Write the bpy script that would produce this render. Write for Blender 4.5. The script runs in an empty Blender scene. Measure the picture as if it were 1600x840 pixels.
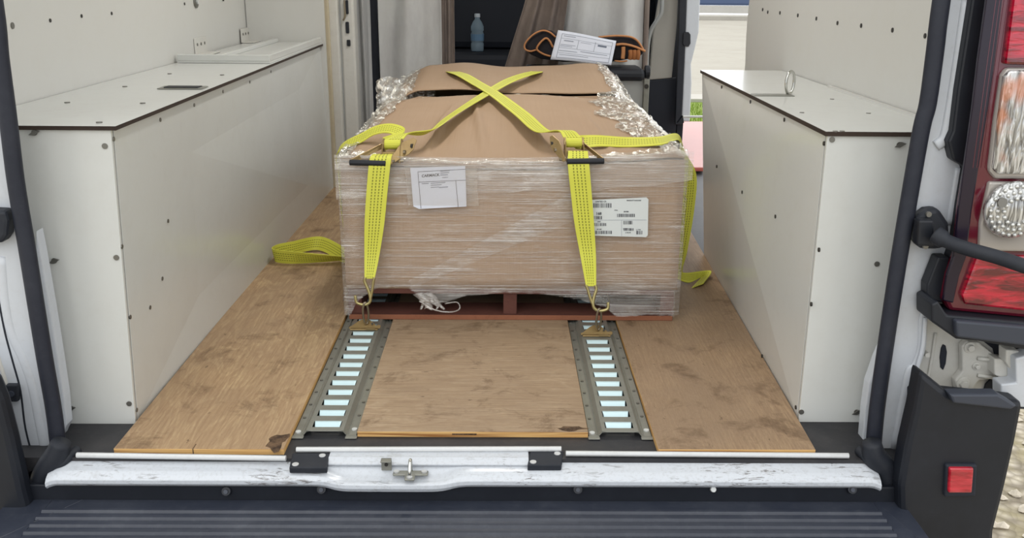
import bpy, math, random
from mathutils import Vector, Matrix, noise
random.seed(7)
SC = bpy.context.scene
COL = SC.collection
# ------------------------------------------------------------------ camera
F, PITCH, YAW, ROLL, CH = 1452.4, .3062, .0112, .0088, .8988
fw = Vector((math.sin(YAW)*math.cos(PITCH), math.cos(YAW)*math.cos(PITCH), -math.sin(PITCH)))
rt0 = Vector((math.cos(YAW), -math.sin(YAW), 0)); up0 = rt0.cross(fw)
rt = math.cos(ROLL)*rt0 + math.sin(ROLL)*up0
up = -math.sin(ROLL)*rt0 + math.cos(ROLL)*up0
cam_d = bpy.data.cameras.new('camera'); cam = bpy.data.objects.new('camera', cam_d); COL.objects.link(cam)
cam_d.sensor_width = 36; cam_d.lens = 36*F/1600; cam_d.clip_start = .02; cam_d.clip_end = 300
M = Matrix((rt, up, -fw)).transposed().to_4x4(); M.translation = Vector((0, 0, CH)); cam.matrix_world = M
SC.camera = cam
# ------------------------------------------------------------------ world and light
w = bpy.data.worlds.new('world'); SC.world = w; w.use_nodes = True
nt = w.node_tree; bg = nt.nodes['Background']
tc = nt.nodes.new('ShaderNodeTexCoord'); sp = nt.nodes.new('ShaderNodeSeparateXYZ'); cr = nt.nodes.new('ShaderNodeValToRGB')
nt.links.new(tc.outputs['Generated'], sp.inputs[0]); nt.links.new(sp.outputs['Z'], cr.inputs[0]); nt.links.new(cr.outputs[0], bg.inputs[0])
cr.color_ramp.elements[0].position = 0.0; cr.color_ramp.elements[0].color = (.72, .75, .79, 1)
cr.color_ramp.elements[1].position = .6; cr.color_ramp.elements[1].color = (.98, 1, 1, 1)
# sky brighter towards the front of the van than behind the photographer
mr = nt.nodes.new('ShaderNodeMapRange'); mr.inputs[1].default_value = -.2; mr.inputs[2].default_value = .9; mr.inputs[3].default_value = 1.45; mr.inputs[4].default_value = 3.2
nt.links.new(sp.outputs['Y'], mr.inputs[0]); nt.links.new(mr.outputs[0], bg.inputs[1])
sun_d = bpy.data.lights.new('sun', 'SUN'); sun = bpy.data.objects.new('sun', sun_d); COL.objects.link(sun)
sun_d.energy = .35; sun_d.angle = math.radians(40); sun_d.color = (1, .97, .92)
sun.rotation_euler = (math.radians(52), 0, math.radians(-14))      # veiled sun behind the photographer
SC.view_settings.view_transform = 'Standard'; SC.view_settings.look = 'None'
SC.view_settings.gamma = 1; SC.view_settings.use_curve_mapping = False
SC.view_settings.exposure = .17

# ------------------------------------------------------------------ helpers
def ray(px, py):
    return rt*((px-800)/F) - up*((py-420)/F) + fw
def at(px, py, Y):                     # point on the vertical plane y = Y
    d = ray(px, py); t = Y/d.y; return Vector((0, 0, CH)) + d*t
def onz(px, py, Z):                    # point on the horizontal plane z = Z
    d = ray(px, py); t = (Z-CH)/d.z; return Vector((0, 0, CH)) + d*t
ORG = {}
def _set(o, label=None, cat=None, group=None, kind=None):
    if label: o['label'] = label
    if cat: o['category'] = cat
    if group: o['group'] = group
    if kind: o['kind'] = kind
    return o
def thing(name, label, cat, loc=(0, 0, 0), group=None):
    o = bpy.data.objects.new(name, None); COL.objects.link(o); o.empty_display_size = .05
    o.location = loc; ORG[o] = Vector(loc)
    return _set(o, label, cat, group)
def catmull(pts, n=8):
    pts = [Vector(p) for p in pts]
    if len(pts) < 3: return [pts[0].lerp(pts[1], i/n) for i in range(n+1)]
    out = []
    P = [2*pts[0]-pts[1]] + pts + [2*pts[-1]-pts[-2]]
    for i in range(1, len(P)-2):
        a, b, c, d = P[i-1:i+3]
        for k in range(n):
            t = k/n
            out.append(.5*((2*b)+(c-a)*t+(2*a-5*b+4*c-d)*t*t+(3*b-a-3*c+d)*t**3))
    out.append(P[-2]); return out
class MB:
    def __init__(s): s.v = []; s.f = []; s.mi = []; s.uv = {}
    def add(s, vs, fs, mi=0):
        b = len(s.v); s.v += [Vector(v) for v in vs]
        for f in fs: s.f.append(tuple(b+i for i in f)); s.mi.append(mi)
    def hexa(s, q, d, mi=0):           # quad (4 points) swept by vector d
        d = Vector(d); q = [Vector(p) for p in q]
        s.add(q+[p+d for p in q], [(0,1,2,3),(7,6,5,4),(0,4,5,1),(1,5,6,2),(2,6,7,3),(3,7,4,0)], mi)
    def box(s, a, b, mi=0):
        x0,y0,z0 = a; x1,y1,z1 = b
        s.hexa([(x0,y0,z0),(x1,y0,z0),(x1,y1,z0),(x0,y1,z0)], (0,0,z1-z0), mi)
    def prism(s, pts, d, mi=0):
        pts = [Vector(p) for p in pts]; d = Vector(d); n = len(pts)
        s.add(pts+[p+d for p in pts], [tuple(range(n)), tuple(range(2*n-1, n-1, -1))]+[(i, i+n, (i+1) % n+n, (i+1) % n) for i in range(n)], mi)
    def tube(s, path, r, seg=10, mi=0, smoothn=6, cap=True, flat=1.0, sm=True):
        p = catmull(path, smoothn) if sm else [Vector(q) for q in path]
        n = len(p); rings = []; prev = None
        for i, q in enumerate(p):
            t = (p[min(i+1, n-1)]-p[max(i-1, 0)]).normalized()
            if prev is None:
                a = t.cross(Vector((0, 0, 1))); a = a if a.length > .1 else t.cross(Vector((0, 1, 0)))
            else: a = prev - t*prev.dot(t)
            a.normalize(); prev = a; b = t.cross(a)
            rr = r(i/(n-1)) if callable(r) else r
            rings.append([q+a*rr*math.cos(2*math.pi*k/seg)+b*rr*flat*math.sin(2*math.pi*k/seg) for k in range(seg)])
        vs = [v for rg in rings for v in rg]
        fs = [(i*seg+k, i*seg+(k+1) % seg, (i+1)*seg+(k+1) % seg, (i+1)*seg+k) for i in range(n-1) for k in range(seg)]
        if cap: fs += [tuple(range(seg-1, -1, -1)), tuple(range((n-1)*seg, n*seg))]
        s.add(vs, fs, mi)
    def disc(s, c, axis, r, h, seg=16, mi=0):
        c = Vector(c); ax = Vector(axis).normalized()
        a = ax.cross(Vector((0, 0, 1))); a = a if a.length > .1 else ax.cross(Vector((0, 1, 0))); a.normalize(); b = ax.cross(a)
        s.prism([c+a*r*math.cos(2*math.pi*k/seg)+b*r*math.sin(2*math.pi*k/seg) for k in range(seg)], ax*h, mi)
    def grid(s, fn, nu, nv, mi=0, closed_u=False):
        b = len(s.v)
        for j in range(nv+1):
            for i in range(nu+1): s.v.append(Vector(fn(i/nu, j/nv)))
        for j in range(nv):
            for i in range(nu):
                q = (b+j*(nu+1)+i, b+j*(nu+1)+i+1, b+(j+1)*(nu+1)+i+1, b+(j+1)*(nu+1)+i)
                s.f.append(q); s.mi.append(mi)
                s.uv[len(s.f)-1] = [(i/nu, j/nv), ((i+1)/nu, j/nv), ((i+1)/nu, (j+1)/nv), (i/nu, (j+1)/nv)]
    def lathe(s, prof, c, seg=20, mi=0, axis='z'):
        c = Vector(c); n = len(prof); vs = []
        for r, h in prof:
            for k in range(seg):
                a = 2*math.pi*k/seg; x, y = r*math.cos(a), r*math.sin(a)
                vs.append(c+(Vector((x, y, h)) if axis == 'z' else Vector((x, h, y))))
        fs = [(i*seg+k, i*seg+(k+1) % seg, (i+1)*seg+(k+1) % seg, (i+1)*seg+k) for i in range(n-1) for k in range(seg)]
        fs += [tuple(range(seg-1, -1, -1)), tuple(range((n-1)*seg, n*seg))]
        s.add(vs, fs, mi)
    def ribbon(s, pts, widths, wdirs, th=.0022, n=10):   # flat band; wdirs = across vectors
        P = catmull(pts, n); W = catmull([Vector(a).normalized()*(ww/2) for a, ww in zip(wdirs, widths)], n)
        m = len(P); L = 0; b = len(s.v); dist = [0]
        for i in range(1, m): L += (P[i]-P[i-1]).length; dist.append(L)
        for i in range(m):
            t = (P[min(i+1, m-1)]-P[max(i-1, 0)]).normalized(); nn = t.cross(W[i]).normalized()*th/2
            s.v += [P[i]-W[i]+nn, P[i]+W[i]+nn, P[i]+W[i]-nn, P[i]-W[i]-nn]
        for i in range(m-1):
            for k in range(4):
                a0 = b+i*4+k; a1 = b+i*4+(k+1) % 4
                s.f.append((a0, a1, a1+4, a0+4)); s.mi.append(0)
                u = {0: (0, 1), 1: (1, 1), 2: (1, 0), 3: (0, 0)}[k]
                s.uv[len(s.f)-1] = [(u[0], dist[i]), (u[1], dist[i]), (u[1], dist[i+1]), (u[0], dist[i+1])]
        s.f += [(b+3, b+2, b+1, b), (b+(m-1)*4, b+(m-1)*4+1, b+(m-1)*4+2, b+(m-1)*4+3)]; s.mi += [0, 0]
    def build(s, name, mat, parent=None, bevel=0, smooth=False, label=None, solid=0, origin=None, sub=0, kind=None):
        if origin is None:
            if parent is not None: origin = ORG[parent]
            else:
                n = len(s.v); origin = sum(s.v, Vector())/n; origin.z = min(v.z for v in s.v)
        origin = Vector(origin)
        me = bpy.data.meshes.new(name); me.from_pydata([v-origin for v in s.v], [], s.f)
        mats = mat if isinstance(mat, (list, tuple)) else [mat]
        for m in mats: me.materials.append(m)
        me.polygons.foreach_set('material_index', s.mi)
        if s.uv:
            uvl = me.uv_layers.new(name='UVMap')
            for fi, uvs in s.uv.items():
                for li, uvc in zip(me.polygons[fi].loop_indices, uvs): uvl.data[li].uv = uvc
        if smooth: me.polygons.foreach_set('use_smooth', [True]*len(me.polygons))
        me.validate(); me.update()
        import bmesh
        bm = bmesh.new(); bm.from_mesh(me)
        if not s.uv: bmesh.ops.recalc_face_normals(bm, faces=bm.faces)
        bm.to_mesh(me); bm.free()
        o = bpy.data.objects.new(name, me); COL.objects.link(o)
        ORG[o] = origin
        if parent is not None:
            o.parent = parent; o.location = origin-ORG[parent]
        else: o.location = origin
        if solid:
            md = o.modifiers.new('solid', 'SOLIDIFY'); md.thickness = solid; md.offset = 0
        if bevel:
            md = o.modifiers.new('bevel', 'BEVEL'); md.width = bevel; md.segments = 2; md.limit_method = 'ANGLE'; md.angle_limit = math.radians(40)
            md.harden_normals = False
        if sub:
            md = o.modifiers.new('sub', 'SUBSURF'); md.levels = sub; md.render_levels = sub
        return _set(o, label, kind=kind)
def text_part(txt, size, origin, xdir, ydir, mat, parent, name='lettering', bold=0):
    cu = bpy.data.curves.new('t', 'FONT'); cu.body = txt; cu.size = size; cu.extrude = .0002; cu.offset = bold; cu.resolution_u = 3
    to = bpy.data.objects.new('t', cu); COL.objects.link(to)
    dg = bpy.context.evaluated_depsgraph_get(); me = bpy.data.meshes.new_from_object(to.evaluated_get(dg))
    bpy.data.objects.remove(to); bpy.data.curves.remove(cu)
    X = Vector(xdir).normalized(); Yv = Vector(ydir).normalized(); Z = X.cross(Yv)
    o0 = Vector(origin); mb = MB()
    mb.add([o0+X*v.co.x+Yv*v.co.y+Z*v.co.z for v in me.vertices], [tuple(p.vertices) for p in me.polygons])
    bpy.data.meshes.remove(me)
    return mb.build(name, mat, parent)
def copy_tree(o, parent=None):
    c = o.copy(); COL.objects.link(c); c.parent = parent; ORG[c] = ORG[o]
    for ch in list(o.children): copy_tree(ch, c)
    return c
# ------------------------------------------------------------------ materials
def mat(name, col, rough=.5, metal=0, spec=.5, **k):
    m = bpy.data.materials.new(name); m.use_nodes = True; p = m.node_tree.nodes['Principled BSDF']
    p.inputs['Base Color'].default_value = (*col, 1); p.inputs['Roughness'].default_value = rough
    p.inputs['Metallic'].default_value = metal; p.inputs['Specular IOR Level'].default_value = spec
    for a, b in k.items(): p.inputs[a.replace('_', ' ')].default_value = b
    return m
class N:
    def __init__(s, m): s.t = m.node_tree; s.p = s.t.nodes['Principled BSDF']
    def new(s, ty, **k):
        n = s.t.nodes.new(ty)
        for a, b in k.items():
            if hasattr(n, a) and not a[0].isupper(): setattr(n, a, b)
            else: n.inputs[a.replace('_', ' ')].default_value = b
        return n
    def link(s, a, b): s.t.links.new(a, b)
    def coord(s, scale=(1, 1, 1), kind='Object', rot=(0, 0, 0)):
        c = s.new('ShaderNodeTexCoord'); mp = s.new('ShaderNodeMapping'); mp.inputs['Scale'].default_value = scale; mp.inputs['Rotation'].default_value = rot
        s.link(c.outputs[kind], mp.inputs[0]); return mp.outputs[0]
    def noise(s, vec, scale=5, detail=4, rough=.5, dist=0):
        n = s.new('ShaderNodeTexNoise', Scale=scale, Detail=detail, Roughness=rough, Distortion=dist); s.link(vec, n.inputs['Vector']); return n.outputs[0]
    def ramp(s, fac, stops):
        r = s.new('ShaderNodeValToRGB'); e = r.color_ramp.elements
        while len(e) < len(stops): e.new(.5)
        for q, (p, c) in zip(e, stops): q.position = p; q.color = (*c, 1) if len(c) == 3 else c
        s.link(fac, r.inputs[0]); return r.outputs[0]
    def mix(s, fac, a, b, blend='MIX'):
        n = s.new('ShaderNodeMix', data_type='RGBA', blend_type=blend)
        for i, v in ((0, fac), (6, a), (7, b)):
            if isinstance(v, (tuple, list)): n.inputs[i].default_value = (*v, 1) if len(v) == 3 else v
            elif isinstance(v, (int, float)): n.inputs[i].default_value = v
            else: s.link(v, n.inputs[i])
        return n.outputs[2]
    def math(s, op, a, b=None, c=None):
        n = s.new('ShaderNodeMath', operation=op)
        for i, v in enumerate((a, b, c)):
            if v is None: continue
            if isinstance(v, (int, float)): n.inputs[i].default_value = v
            else: s.link(v, n.inputs[i])
        return n.outputs[0]
    def bump(s, h, strength=.3, dist=.002):
        b = s.new('ShaderNodeBump', Strength=strength, Distance=dist); s.link(h, b.inputs['Height']); s.link(b.outputs[0], s.p.inputs['Normal'])
    def base(s, c): s.link(c, s.p.inputs['Base Color'])
g = lambda v: tuple((x/255)**2.2 for x in v)

def dirty(name, col, dark, rough=.35, spec=.5, amount=.5, sc=3, metal=0, thr=(.45, .8), bump=0):
    m = mat(name, col, rough, metal, spec); n = N(m); v = n.coord()
    f = n.noise(v, sc, 6, .65); r = n.ramp(f, [(thr[0], (0, 0, 0)), (thr[1], (1, 1, 1))])
    f2 = n.noise(v, sc*9, 4, .7); r2 = n.ramp(f2, [(.5, (0, 0, 0)), (.9, (1, 1, 1))])
    n.base(n.mix(n.math('MULTIPLY', n.math('ADD', n.math('MULTIPLY', r, .6), n.math('MULTIPLY', r2, .5)), amount), col, dark))
    if bump: n.bump(f2, bump, .002)
    return m
laminate = dirty('white_laminate', g((207, 208, 204)), g((186, 182, 172)), .22, .5, .4, 2)
laminate_wall = dirty('wall_laminate', g((202, 201, 196)), g((192, 188, 176)), .4, .4, .4, 1.5)
ply_edge_dark = dirty('lid_edge', g((64, 54, 48)), g((36, 32, 32)), .7, .2, .8, 9)
white_paint = dirty('white_paint', g((196, 200, 206)), g((150, 142, 130)), .25, .6, .35, 7, thr=(.55, .85))
cream_paint = dirty('cream_paint', g((205, 203, 196)), g((150, 142, 130)), .35, .5, .4, 6)
black_rubber = dirty('black_rubber', g((38, 41, 48)), g((78, 78, 80)), .6, .35, .35, 5)
seal_rubber = dirty('seal_rubber', g((36, 39, 49)), g((74, 76, 84)), .55, .4, .35, 8)
floor_black = dirty('floor_black', g((48, 48, 51)), g((84, 80, 78)), .55, .4, .6, 6, bump=.2)
black_plastic = dirty('black_plastic', g((27, 30, 37)), g((56, 60, 70)), .5, .45, .3, 4, bump=.05)
step_plastic = dirty('step_plastic', g((47, 51, 62)), g((96, 99, 106)), .42, .5, .5, 5, thr=(.5, .85), bump=.08)
grey_plastic = mat('grey_plastic', g((58, 62, 72)), .5)
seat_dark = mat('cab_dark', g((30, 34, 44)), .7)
beige_plastic = dirty('beige_plastic', g((170, 166, 158)), g((140, 136, 126)), .6, .3, .3, 4)
grey_paint = mat('grey_paint', g((150, 152, 150)), .4)
steel = dirty('galvanised_steel', g((138, 138, 130)), g((92, 90, 82)), .42, .5, .6, 9, metal=.4)
zinc_sky = mat('sky_reflection_zinc', g((216, 243, 250)), .3, .15, .7)  # pale blue base colour carries the sky reflection on the slot lips
aluminium = dirty('aluminium', g((205, 206, 206)), g((150, 146, 140)), .35, .5, .4, 10, metal=.3)
chrome = mat('chrome', g((205, 205, 200)), .18, 1)
screw_m = mat('screw_steel', g((128, 126, 120)), .4, .8)
screw_dark = mat('screw_dark', g((60, 58, 55)), .5, .4)
gold = dirty('yellow_zinc', g((164, 140, 98)), g((84, 68, 44)), .32, .6, .6, 22, metal=.65)
goldwire = mat('yellow_zinc_wire', g((176, 164, 116)), .3, .8)
link_steel = mat('link_steel', g((150, 140, 122)), .3, .85)
paper = mat('paper', g((222, 226, 238)), .6)
ink = mat('ink', g((66, 66, 74)), .8)
ink_light = mat('light_ink', g((140, 146, 160)), .8)
label_white = mat('label_white', g((215, 220, 219)), .45)
orange_trim = dirty('orange_trim', g((190, 134, 92)), g((150, 92, 54)), .7, .2, .6, 20)
brown_roll = dirty('brown_roll', g((150, 98, 62)), g((90, 56, 40)), .8, .2, .7, 30)
bag_black = dirty('bag_black', g((44, 42, 46)), g((70, 66, 66)), .8, .2, .4, 10)
white_tube = mat('white_tube', g((200, 202, 200)), .35)
red_plastic = dirty('red_paint', g((172, 92, 80)), g((150, 72, 64)), .4, .5, .5, 8)
concrete = dirty('concrete', g((158, 153, 143)), g((134, 128, 118)), .9, .1, .8, .8)
concrete_dark = dirty('kerb', g((170, 166, 158)), g((130, 126, 118)), .9, .1, .5, 1)
blue_body = mat('blue_grey_paint', g((66, 80, 108)), .4)
bottle_m = mat('bottle_plastic', g((168, 190, 206)), .15, 0, .6, Transmission_Weight=.55, IOR=1.2)
bottle_cap = mat('bottle_cap', g((196, 206, 216)), .4)

def ply_mat(name, rot, base_c, light_c, dark_c, grime, seed):
    m = mat(name, base_c, .62, 0, .25); n = N(m)
    v = n.coord((1, 1, 1), rot=(0, 0, rot)); 
    ad = n.new('ShaderNodeVectorMath', operation='ADD'); ad.inputs[1].default_value = (seed, seed*1.7, 0); n.link(v, ad.inputs[0]); v = ad.outputs[0]
    def sc(x, y):
        mp = n.new('ShaderNodeMapping'); mp.inputs['Scale'].default_value = (x, y, 1); n.link(v, mp.inputs[0]); return mp.outputs[0]
    fig = n.noise(sc(1.3, 6), 2.2, 3, .5, 1.4)
    fig2 = n.ramp(n.math('FRACT', n.math('MULTIPLY', fig, 7)), [(0, (0, 0, 0)), (.45, (.25, .25, .25)), (.8, (1, 1, 1)), (1, (0, 0, 0))])
    c = n.mix(n.math('MULTIPLY', fig2, .85), base_c, light_c)
    streak = n.noise(sc(3, 60), 3, 5, .6)
    c = n.mix(n.math('MULTIPLY', n.ramp(streak, [(.4, (0, 0, 0)), (.75, (1, 1, 1))]), .8), c, dark_c)
    dirt = n.ramp(n.noise(v, 2.6, 7, .68, .3), [(.36, (0, 0, 0)), (.66, (1, 1, 1))])
    c = n.mix(n.math('MULTIPLY', dirt, grime), c, g((148, 126, 104)))
    worn = n.ramp(n.noise(v, 1.1, 5, .6, .6), [(.42, (0, 0, 0)), (.6, (1, 1, 1))]); c = n.mix(n.math('MULTIPLY', worn, grime*.6), c, g((140, 118, 96)))
    blot = n.ramp(n.noise(v, 9, 6, .7, .4), [(.54, (0, 0, 0)), (.70, (1, 1, 1))])
    c = n.mix(n.math('MULTIPLY', blot, .85), c, g((98, 78, 60)))
    fine = n.ramp(n.noise(sc(8, 40), 9, 4, .7), [(.35, (0, 0, 0)), (.7, (1, 1, 1))]); c = n.mix(n.math('MULTIPLY', fine, .35), c, dark_c)
    spots = n.ramp(n.noise(sc(1, 2), 26, 3, .6), [(.7, (0, 0, 0)), (.78, (1, 1, 1))])
    c = n.mix(n.math('MULTIPLY', spots, .7), c, g((70, 54, 44)))
    n.base(c); n.bump(streak, .25, .002)
    return m
ply_l = ply_mat('plywood_left', math.pi/2, g((184, 154, 118)), g((214, 186, 144)), g((140, 110, 82)), .6, 1.3)
ply_c = ply_mat('plywood_middle', 0, g((172, 148, 120)), g((188, 166, 138)), g((126, 104, 84)), .7, 4.1)
ply_r = ply_mat('plywood_right', math.pi/2, g((168, 140, 110)), g((186, 158, 124)), g((120, 96, 76)), .85, 9.4)
def ply_edge(name):
    m = mat(name, g((206, 164, 106)), .7, 0, .2); n = N(m); v = n.coord((4, 4, 330))
    s_ = n.noise(v, 1, 2, .5); n.base(n.ramp(s_, [(.35, g((150, 102, 60))), (.48, g((218, 176, 116))), (.7, g((196, 148, 92)))])); return m
ply_e = ply_edge('plywood_edge')
def cardboard(name, base_c=g((172, 146, 121))):
    m = mat(name, base_c, .7, 0, .2); n = N(m); v = n.coord((150, 3, 3))
    f = n.noise(v, 1, 2, .5); big = n.noise(n.coord(), 4, 4, .6)
    c = n.mix(n.math('MULTIPLY', f, .28), base_c, g((148, 121, 98))); c = n.mix(n.math('MULTIPLY', n.ramp(big, [(.4, (0, 0, 0)), (.8, (1, 1, 1))]), .5), c, g((158, 131, 106)))
    n.base(c); n.bump(f, .25, .002); return m
card = cardboard('cardboard')
def web_mat():
    m = mat('yellow_webbing', g((214, 224, 62)), .55, 0, .3); n = N(m)
    c = n.new('ShaderNodeTexCoord'); s = n.new('ShaderNodeSeparateXYZ'); n.link(c.outputs['UV'], s.inputs[0])
    lanes = n.math('FRACT', n.math('MULTIPLY', s.outputs[0], 6)); 
    inl = n.math('LESS_THAN', n.math('ABSOLUTE', n.math('SUBTRACT', lanes, .5)), .17)
    dash = n.math('LESS_THAN', n.math('FRACT', n.math('MULTIPLY', s.outputs[1], 130)), .62)
    mid = n.math('LESS_THAN', n.math('ABSOLUTE', n.math('SUBTRACT', s.outputs[0], .5)), .36)
    k = n.math('MULTIPLY', n.math('MULTIPLY', inl, dash), mid)
    var = n.noise(n.coord(), 14, 3, .6)
    col = n.mix(n.math('MULTIPLY', var, .35), g((216, 216, 84)), g((184, 182, 68)))
    n.base(n.mix(n.math('MULTIPLY', k, .8), col, g((92, 96, 34))))
    n.bump(n.math('FRACT', n.math('MULTIPLY', s.outputs[0], 24)), .2, .001); return m
web = web_mat()
def film_mat(name, haze=.25, streaks=.6, zs=90, crinkle=0, gl=.25):
    m = bpy.data.materials.new(name); m.use_nodes = True; n = N(m); t = n.t
    out = t.nodes['Material Output']; t.nodes.remove(n.p)
    v = n.coord((2.2, 2.2, zs)) if not crinkle else n.coord((34, 26, 30)); s_ = n.noise(v, 1.6, 6, .6, .5)
    v2 = n.coord((1, 1, 1)); big = n.noise(v2, 6, 3, .5)
    st = n.ramp(s_, [(.53, (0, 0, 0)), (.66, (1, 1, 1))] if not crinkle else [(.55, (0, 0, 0)), (.6, (1, 1, 1))])  # crinkled film: white diffuse patches painted in as glints
    tr = n.new('ShaderNodeBsdfTransparent'); df = n.new('ShaderNodeBsdfDiffuse'); df.inputs[0].default_value = (*g((204, 197, 192)), 1) if not crinkle else (*g((252, 248, 236)), 1)
    gs = n.new('ShaderNodeBsdfGlossy'); gs.inputs['Roughness'].default_value = .12; gs.inputs[0].default_value = (1, .98, .94, 1)
    bp_ = n.new('ShaderNodeBump', Strength=.8, Distance=.004)
    h = s_
    if crinkle: h = n.noise(n.coord((1, 1, 1)), 42, 4, .7, 1.5)
    n.link(h, bp_.inputs['Height']); n.link(bp_.outputs[0], gs.inputs['Normal']); n.link(bp_.outputs[0], df.inputs['Normal'])
    a = n.math('ADD', haze, n.math('MULTIPLY', n.math('MULTIPLY', st, n.math('ADD', .35, big)), streaks))
    m1 = n.new('ShaderNodeMixShader'); n.link(a, m1.inputs[0]); n.link(tr.outputs[0], m1.inputs[1]); n.link(df.outputs[0], m1.inputs[2])
    m2 = n.new('ShaderNodeMixShader')
    sh = n.ramp(n.noise(n.coord((1, 1, 3)), 7 if not crinkle else 30, 5, .7), [(.5, (.3, .3, .3)), (.72, (1, 1, 1))])
    n.link(n.math('MULTIPLY', sh, gl), m2.inputs[0])
    n.link(m1.outputs[0], m2.inputs[1]); n.link(gs.outputs[0], m2.inputs[2]); n.link(m2.outputs[0], out.inputs[0])
    return m
film = film_mat('stretch_film', .03, .7, 210, 0, .30)
film_thick = film_mat('stretch_film_layers', .13, .5, 150, 0, .42)
film_crinkle = film_mat('crinkled_film_glints', .10, 1.0, 30, 1, .75)
film_pouch = film_mat('pouch_film', .12, .12, 8, 0, .12)
def curtain_mat(name, a, b):
    m = mat(name, a, .85, 0, .15); n = N(m); f = n.noise(n.coord((1, 1, .4)), 9, 5, .65)
    n.base(n.mix(n.ramp(f, [(.4, (0, 0, 0)), (.75, (1, 1, 1))]), a, b)); n.bump(n.noise(n.coord(), 60, 3, .6), .3, .003); return m
curt_grey = curtain_mat('grey_curtain', g((198, 198, 196)), g((178, 176, 176)))
curt_brown = curtain_mat('brown_curtain', g((134, 122, 114)), g((100, 90, 86)))
pallet_m = dirty('red_brown_wood', g((98, 64, 56)), g((58, 42, 40)), .7, .2, .8, 7, bump=.3)
pallet_e = dirty('pallet_lit_edge', g((140, 92, 70)), g((110, 68, 52)), .7, .2, .8, 9)
def lens(name, col, rough=.12, sc=200, strength=.35, dirv=(1, 1, 1), **k):
    m = mat(name, col, rough, 0, .7, **k); n = N(m); f = n.noise(n.coord(dirv), sc, 2, .5); n.bump(f, strength, .003)
    m.node_tree.nodes['Principled BSDF'].inputs['Coat Weight'].default_value = .6
    return m
red_dark = lens('dark_red_lens', g((92, 18, 38)), .15, 30, .2)
bezel_m = mat('bezel', g((36, 28, 42)), .2)
def red_lens(name, c1, c2):
    m = mat(name, c1, .1, 0, .8); n = N(m); v = n.coord((14, 14, 70)); f = n.noise(v, 1, 3, .6, .5)
    n.base(n.mix(n.ramp(f, [(.4, (0, 0, 0)), (.62, (1, 1, 1))]), c1, c2)); n.bump(f, .5, .004); n.p.inputs['Coat Weight'].default_value = .8
    return m
red_bright = red_lens('red_lens', g((190, 22, 52)), g((92, 8, 26)))
def clear_lens(name, amber):
    m = mat(name, g((186, 184, 180)), .08, .5, .8); n = N(m)
    v = n.coord((160, 160, 22), rot=(0, .7, 0)); f = n.noise(v, 1, 2, .5, 1.2)
    c = n.ramp(f, [(.36, g((112, 110, 108))), (.5, g((176, 176, 174))), (.68, g((226, 226, 226)))])
    if amber:
        am = n.ramp(n.noise(n.coord(), 16, 2, .5), [(.52, (0, 0, 0)), (.62, (1, 1, 1))])
        c = n.mix(n.math('MULTIPLY', am, .7), c, g((206, 130, 92)))
    n.base(c); n.bump(f, .5, .004); n.p.inputs['Coat Weight'].default_value = .8; return m
clear_amber = clear_lens('clear_ribbed_lens', True)
clear_plain = clear_lens('clear_lens', False)
facet_m = mat('facet', g((206, 206, 202)), .2, .55)
lens_rim = mat('lens_rim', g((168, 162, 156)), .2, .2)
red_plate = red_lens('red_reflector', g((196, 44, 60)), g((150, 24, 40)))

# ================================================================== outside
def gravel_mat():
    m = mat('gravel', g((176, 166, 150)), .95, 0, .1); n = N(m); v = n.coord()
    vo = n.new('ShaderNodeTexVoronoi', Scale=26); n.link(v, vo.inputs['Vector'])
    c = n.mix(n.math('MULTIPLY', n.ramp(vo.outputs['Distance'], [(.1, (0, 0, 0)), (.7, (1, 1, 1))]), .7), g((196, 186, 170)), g((92, 82, 66)))
    f = n.noise(v, 5, 5, .7); c = n.mix(n.ramp(f, [(.45, (0, 0, 0)), (.65, (1, 1, 1))]), c, g((150, 140, 112)))
    n.base(c); n.bump(vo.outputs['Distance'], .8, .02); return m
gm = gravel_mat()
mb = MB(); mb.box((-30, -8, -.72), (60, 7.2, -.60)); mb.build('floor', gm, kind='structure')
mb = MB()
for i in range(900):
    x = 1.08+random.random()*1.6; y = .9+random.random()*3.2; r = random.uniform(.006, .022)
    c = Vector((x, y, -.6+r*.3)); a = random.random()*3; vs = []
    for k in range(6):
        vs.append(c+Vector((math.cos(a+k*1.05)*r*random.uniform(.8, 1.3), math.sin(a+k*1.05)*r*random.uniform(.6, 1), random.uniform(-.2, .2)*r)))
    vs += [c+Vector((random.uniform(-.2, .2)*r, 0, r*.7)), c-Vector((0, 0, r*.6))]
    mb.add(vs, [(k, (k+1) % 6, 6) for k in range(6)]+[((k+1) % 6, k, 7) for k in range(6)])
_set(mb.build('gravel', dirty('pebble', g((206, 196, 180)), g((130, 118, 98)), .9, .1, .9, 12), origin=(1.8, 2.2, -.6)), 'pale gravel stones lying on the ground right of the van', 'gravel', kind='stuff')
mb = MB(); mb.box((-30, 12.2, -.7), (60, 34.5, -.60)); mb.build('floor', concrete, kind='structure')
mb = MB(); mb.box((-30, 11.7, -.7), (60, 12.2, -.56)); mb.build('trim_1', concrete_dark, kind='structure')
grass_m = mat('grass', g((120, 142, 62)), .9, 0, .1)
mb = MB(); mb.box((-30, 7.2, -.7), (60, 11.7, -.60)); mb.build('floor', dirty('lawn', g((112, 130, 64)), g((140, 144, 84)), .95, .1, .9, 6), kind='structure')
mb = MB()
for i in range(5000):
    x = 1.6+random.random()*2.6; y = 7.3+random.random()*4.2; h = random.uniform(.03, .09); a = random.random()*6.28
    d = Vector((math.cos(a), math.sin(a), 0))*.006; p = Vector((x, y, -.60)); t = p+Vector((random.uniform(-.03, .03), random.uniform(-.03, .03), h))
    mb.add([p-d, p+d, t], [(0, 1, 2)])
_set(mb.build('grass', grass_m, origin=(3, 9, -.6)), 'strip of green grass between the van and the pale concrete yard', 'grass', kind='stuff')
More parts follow.
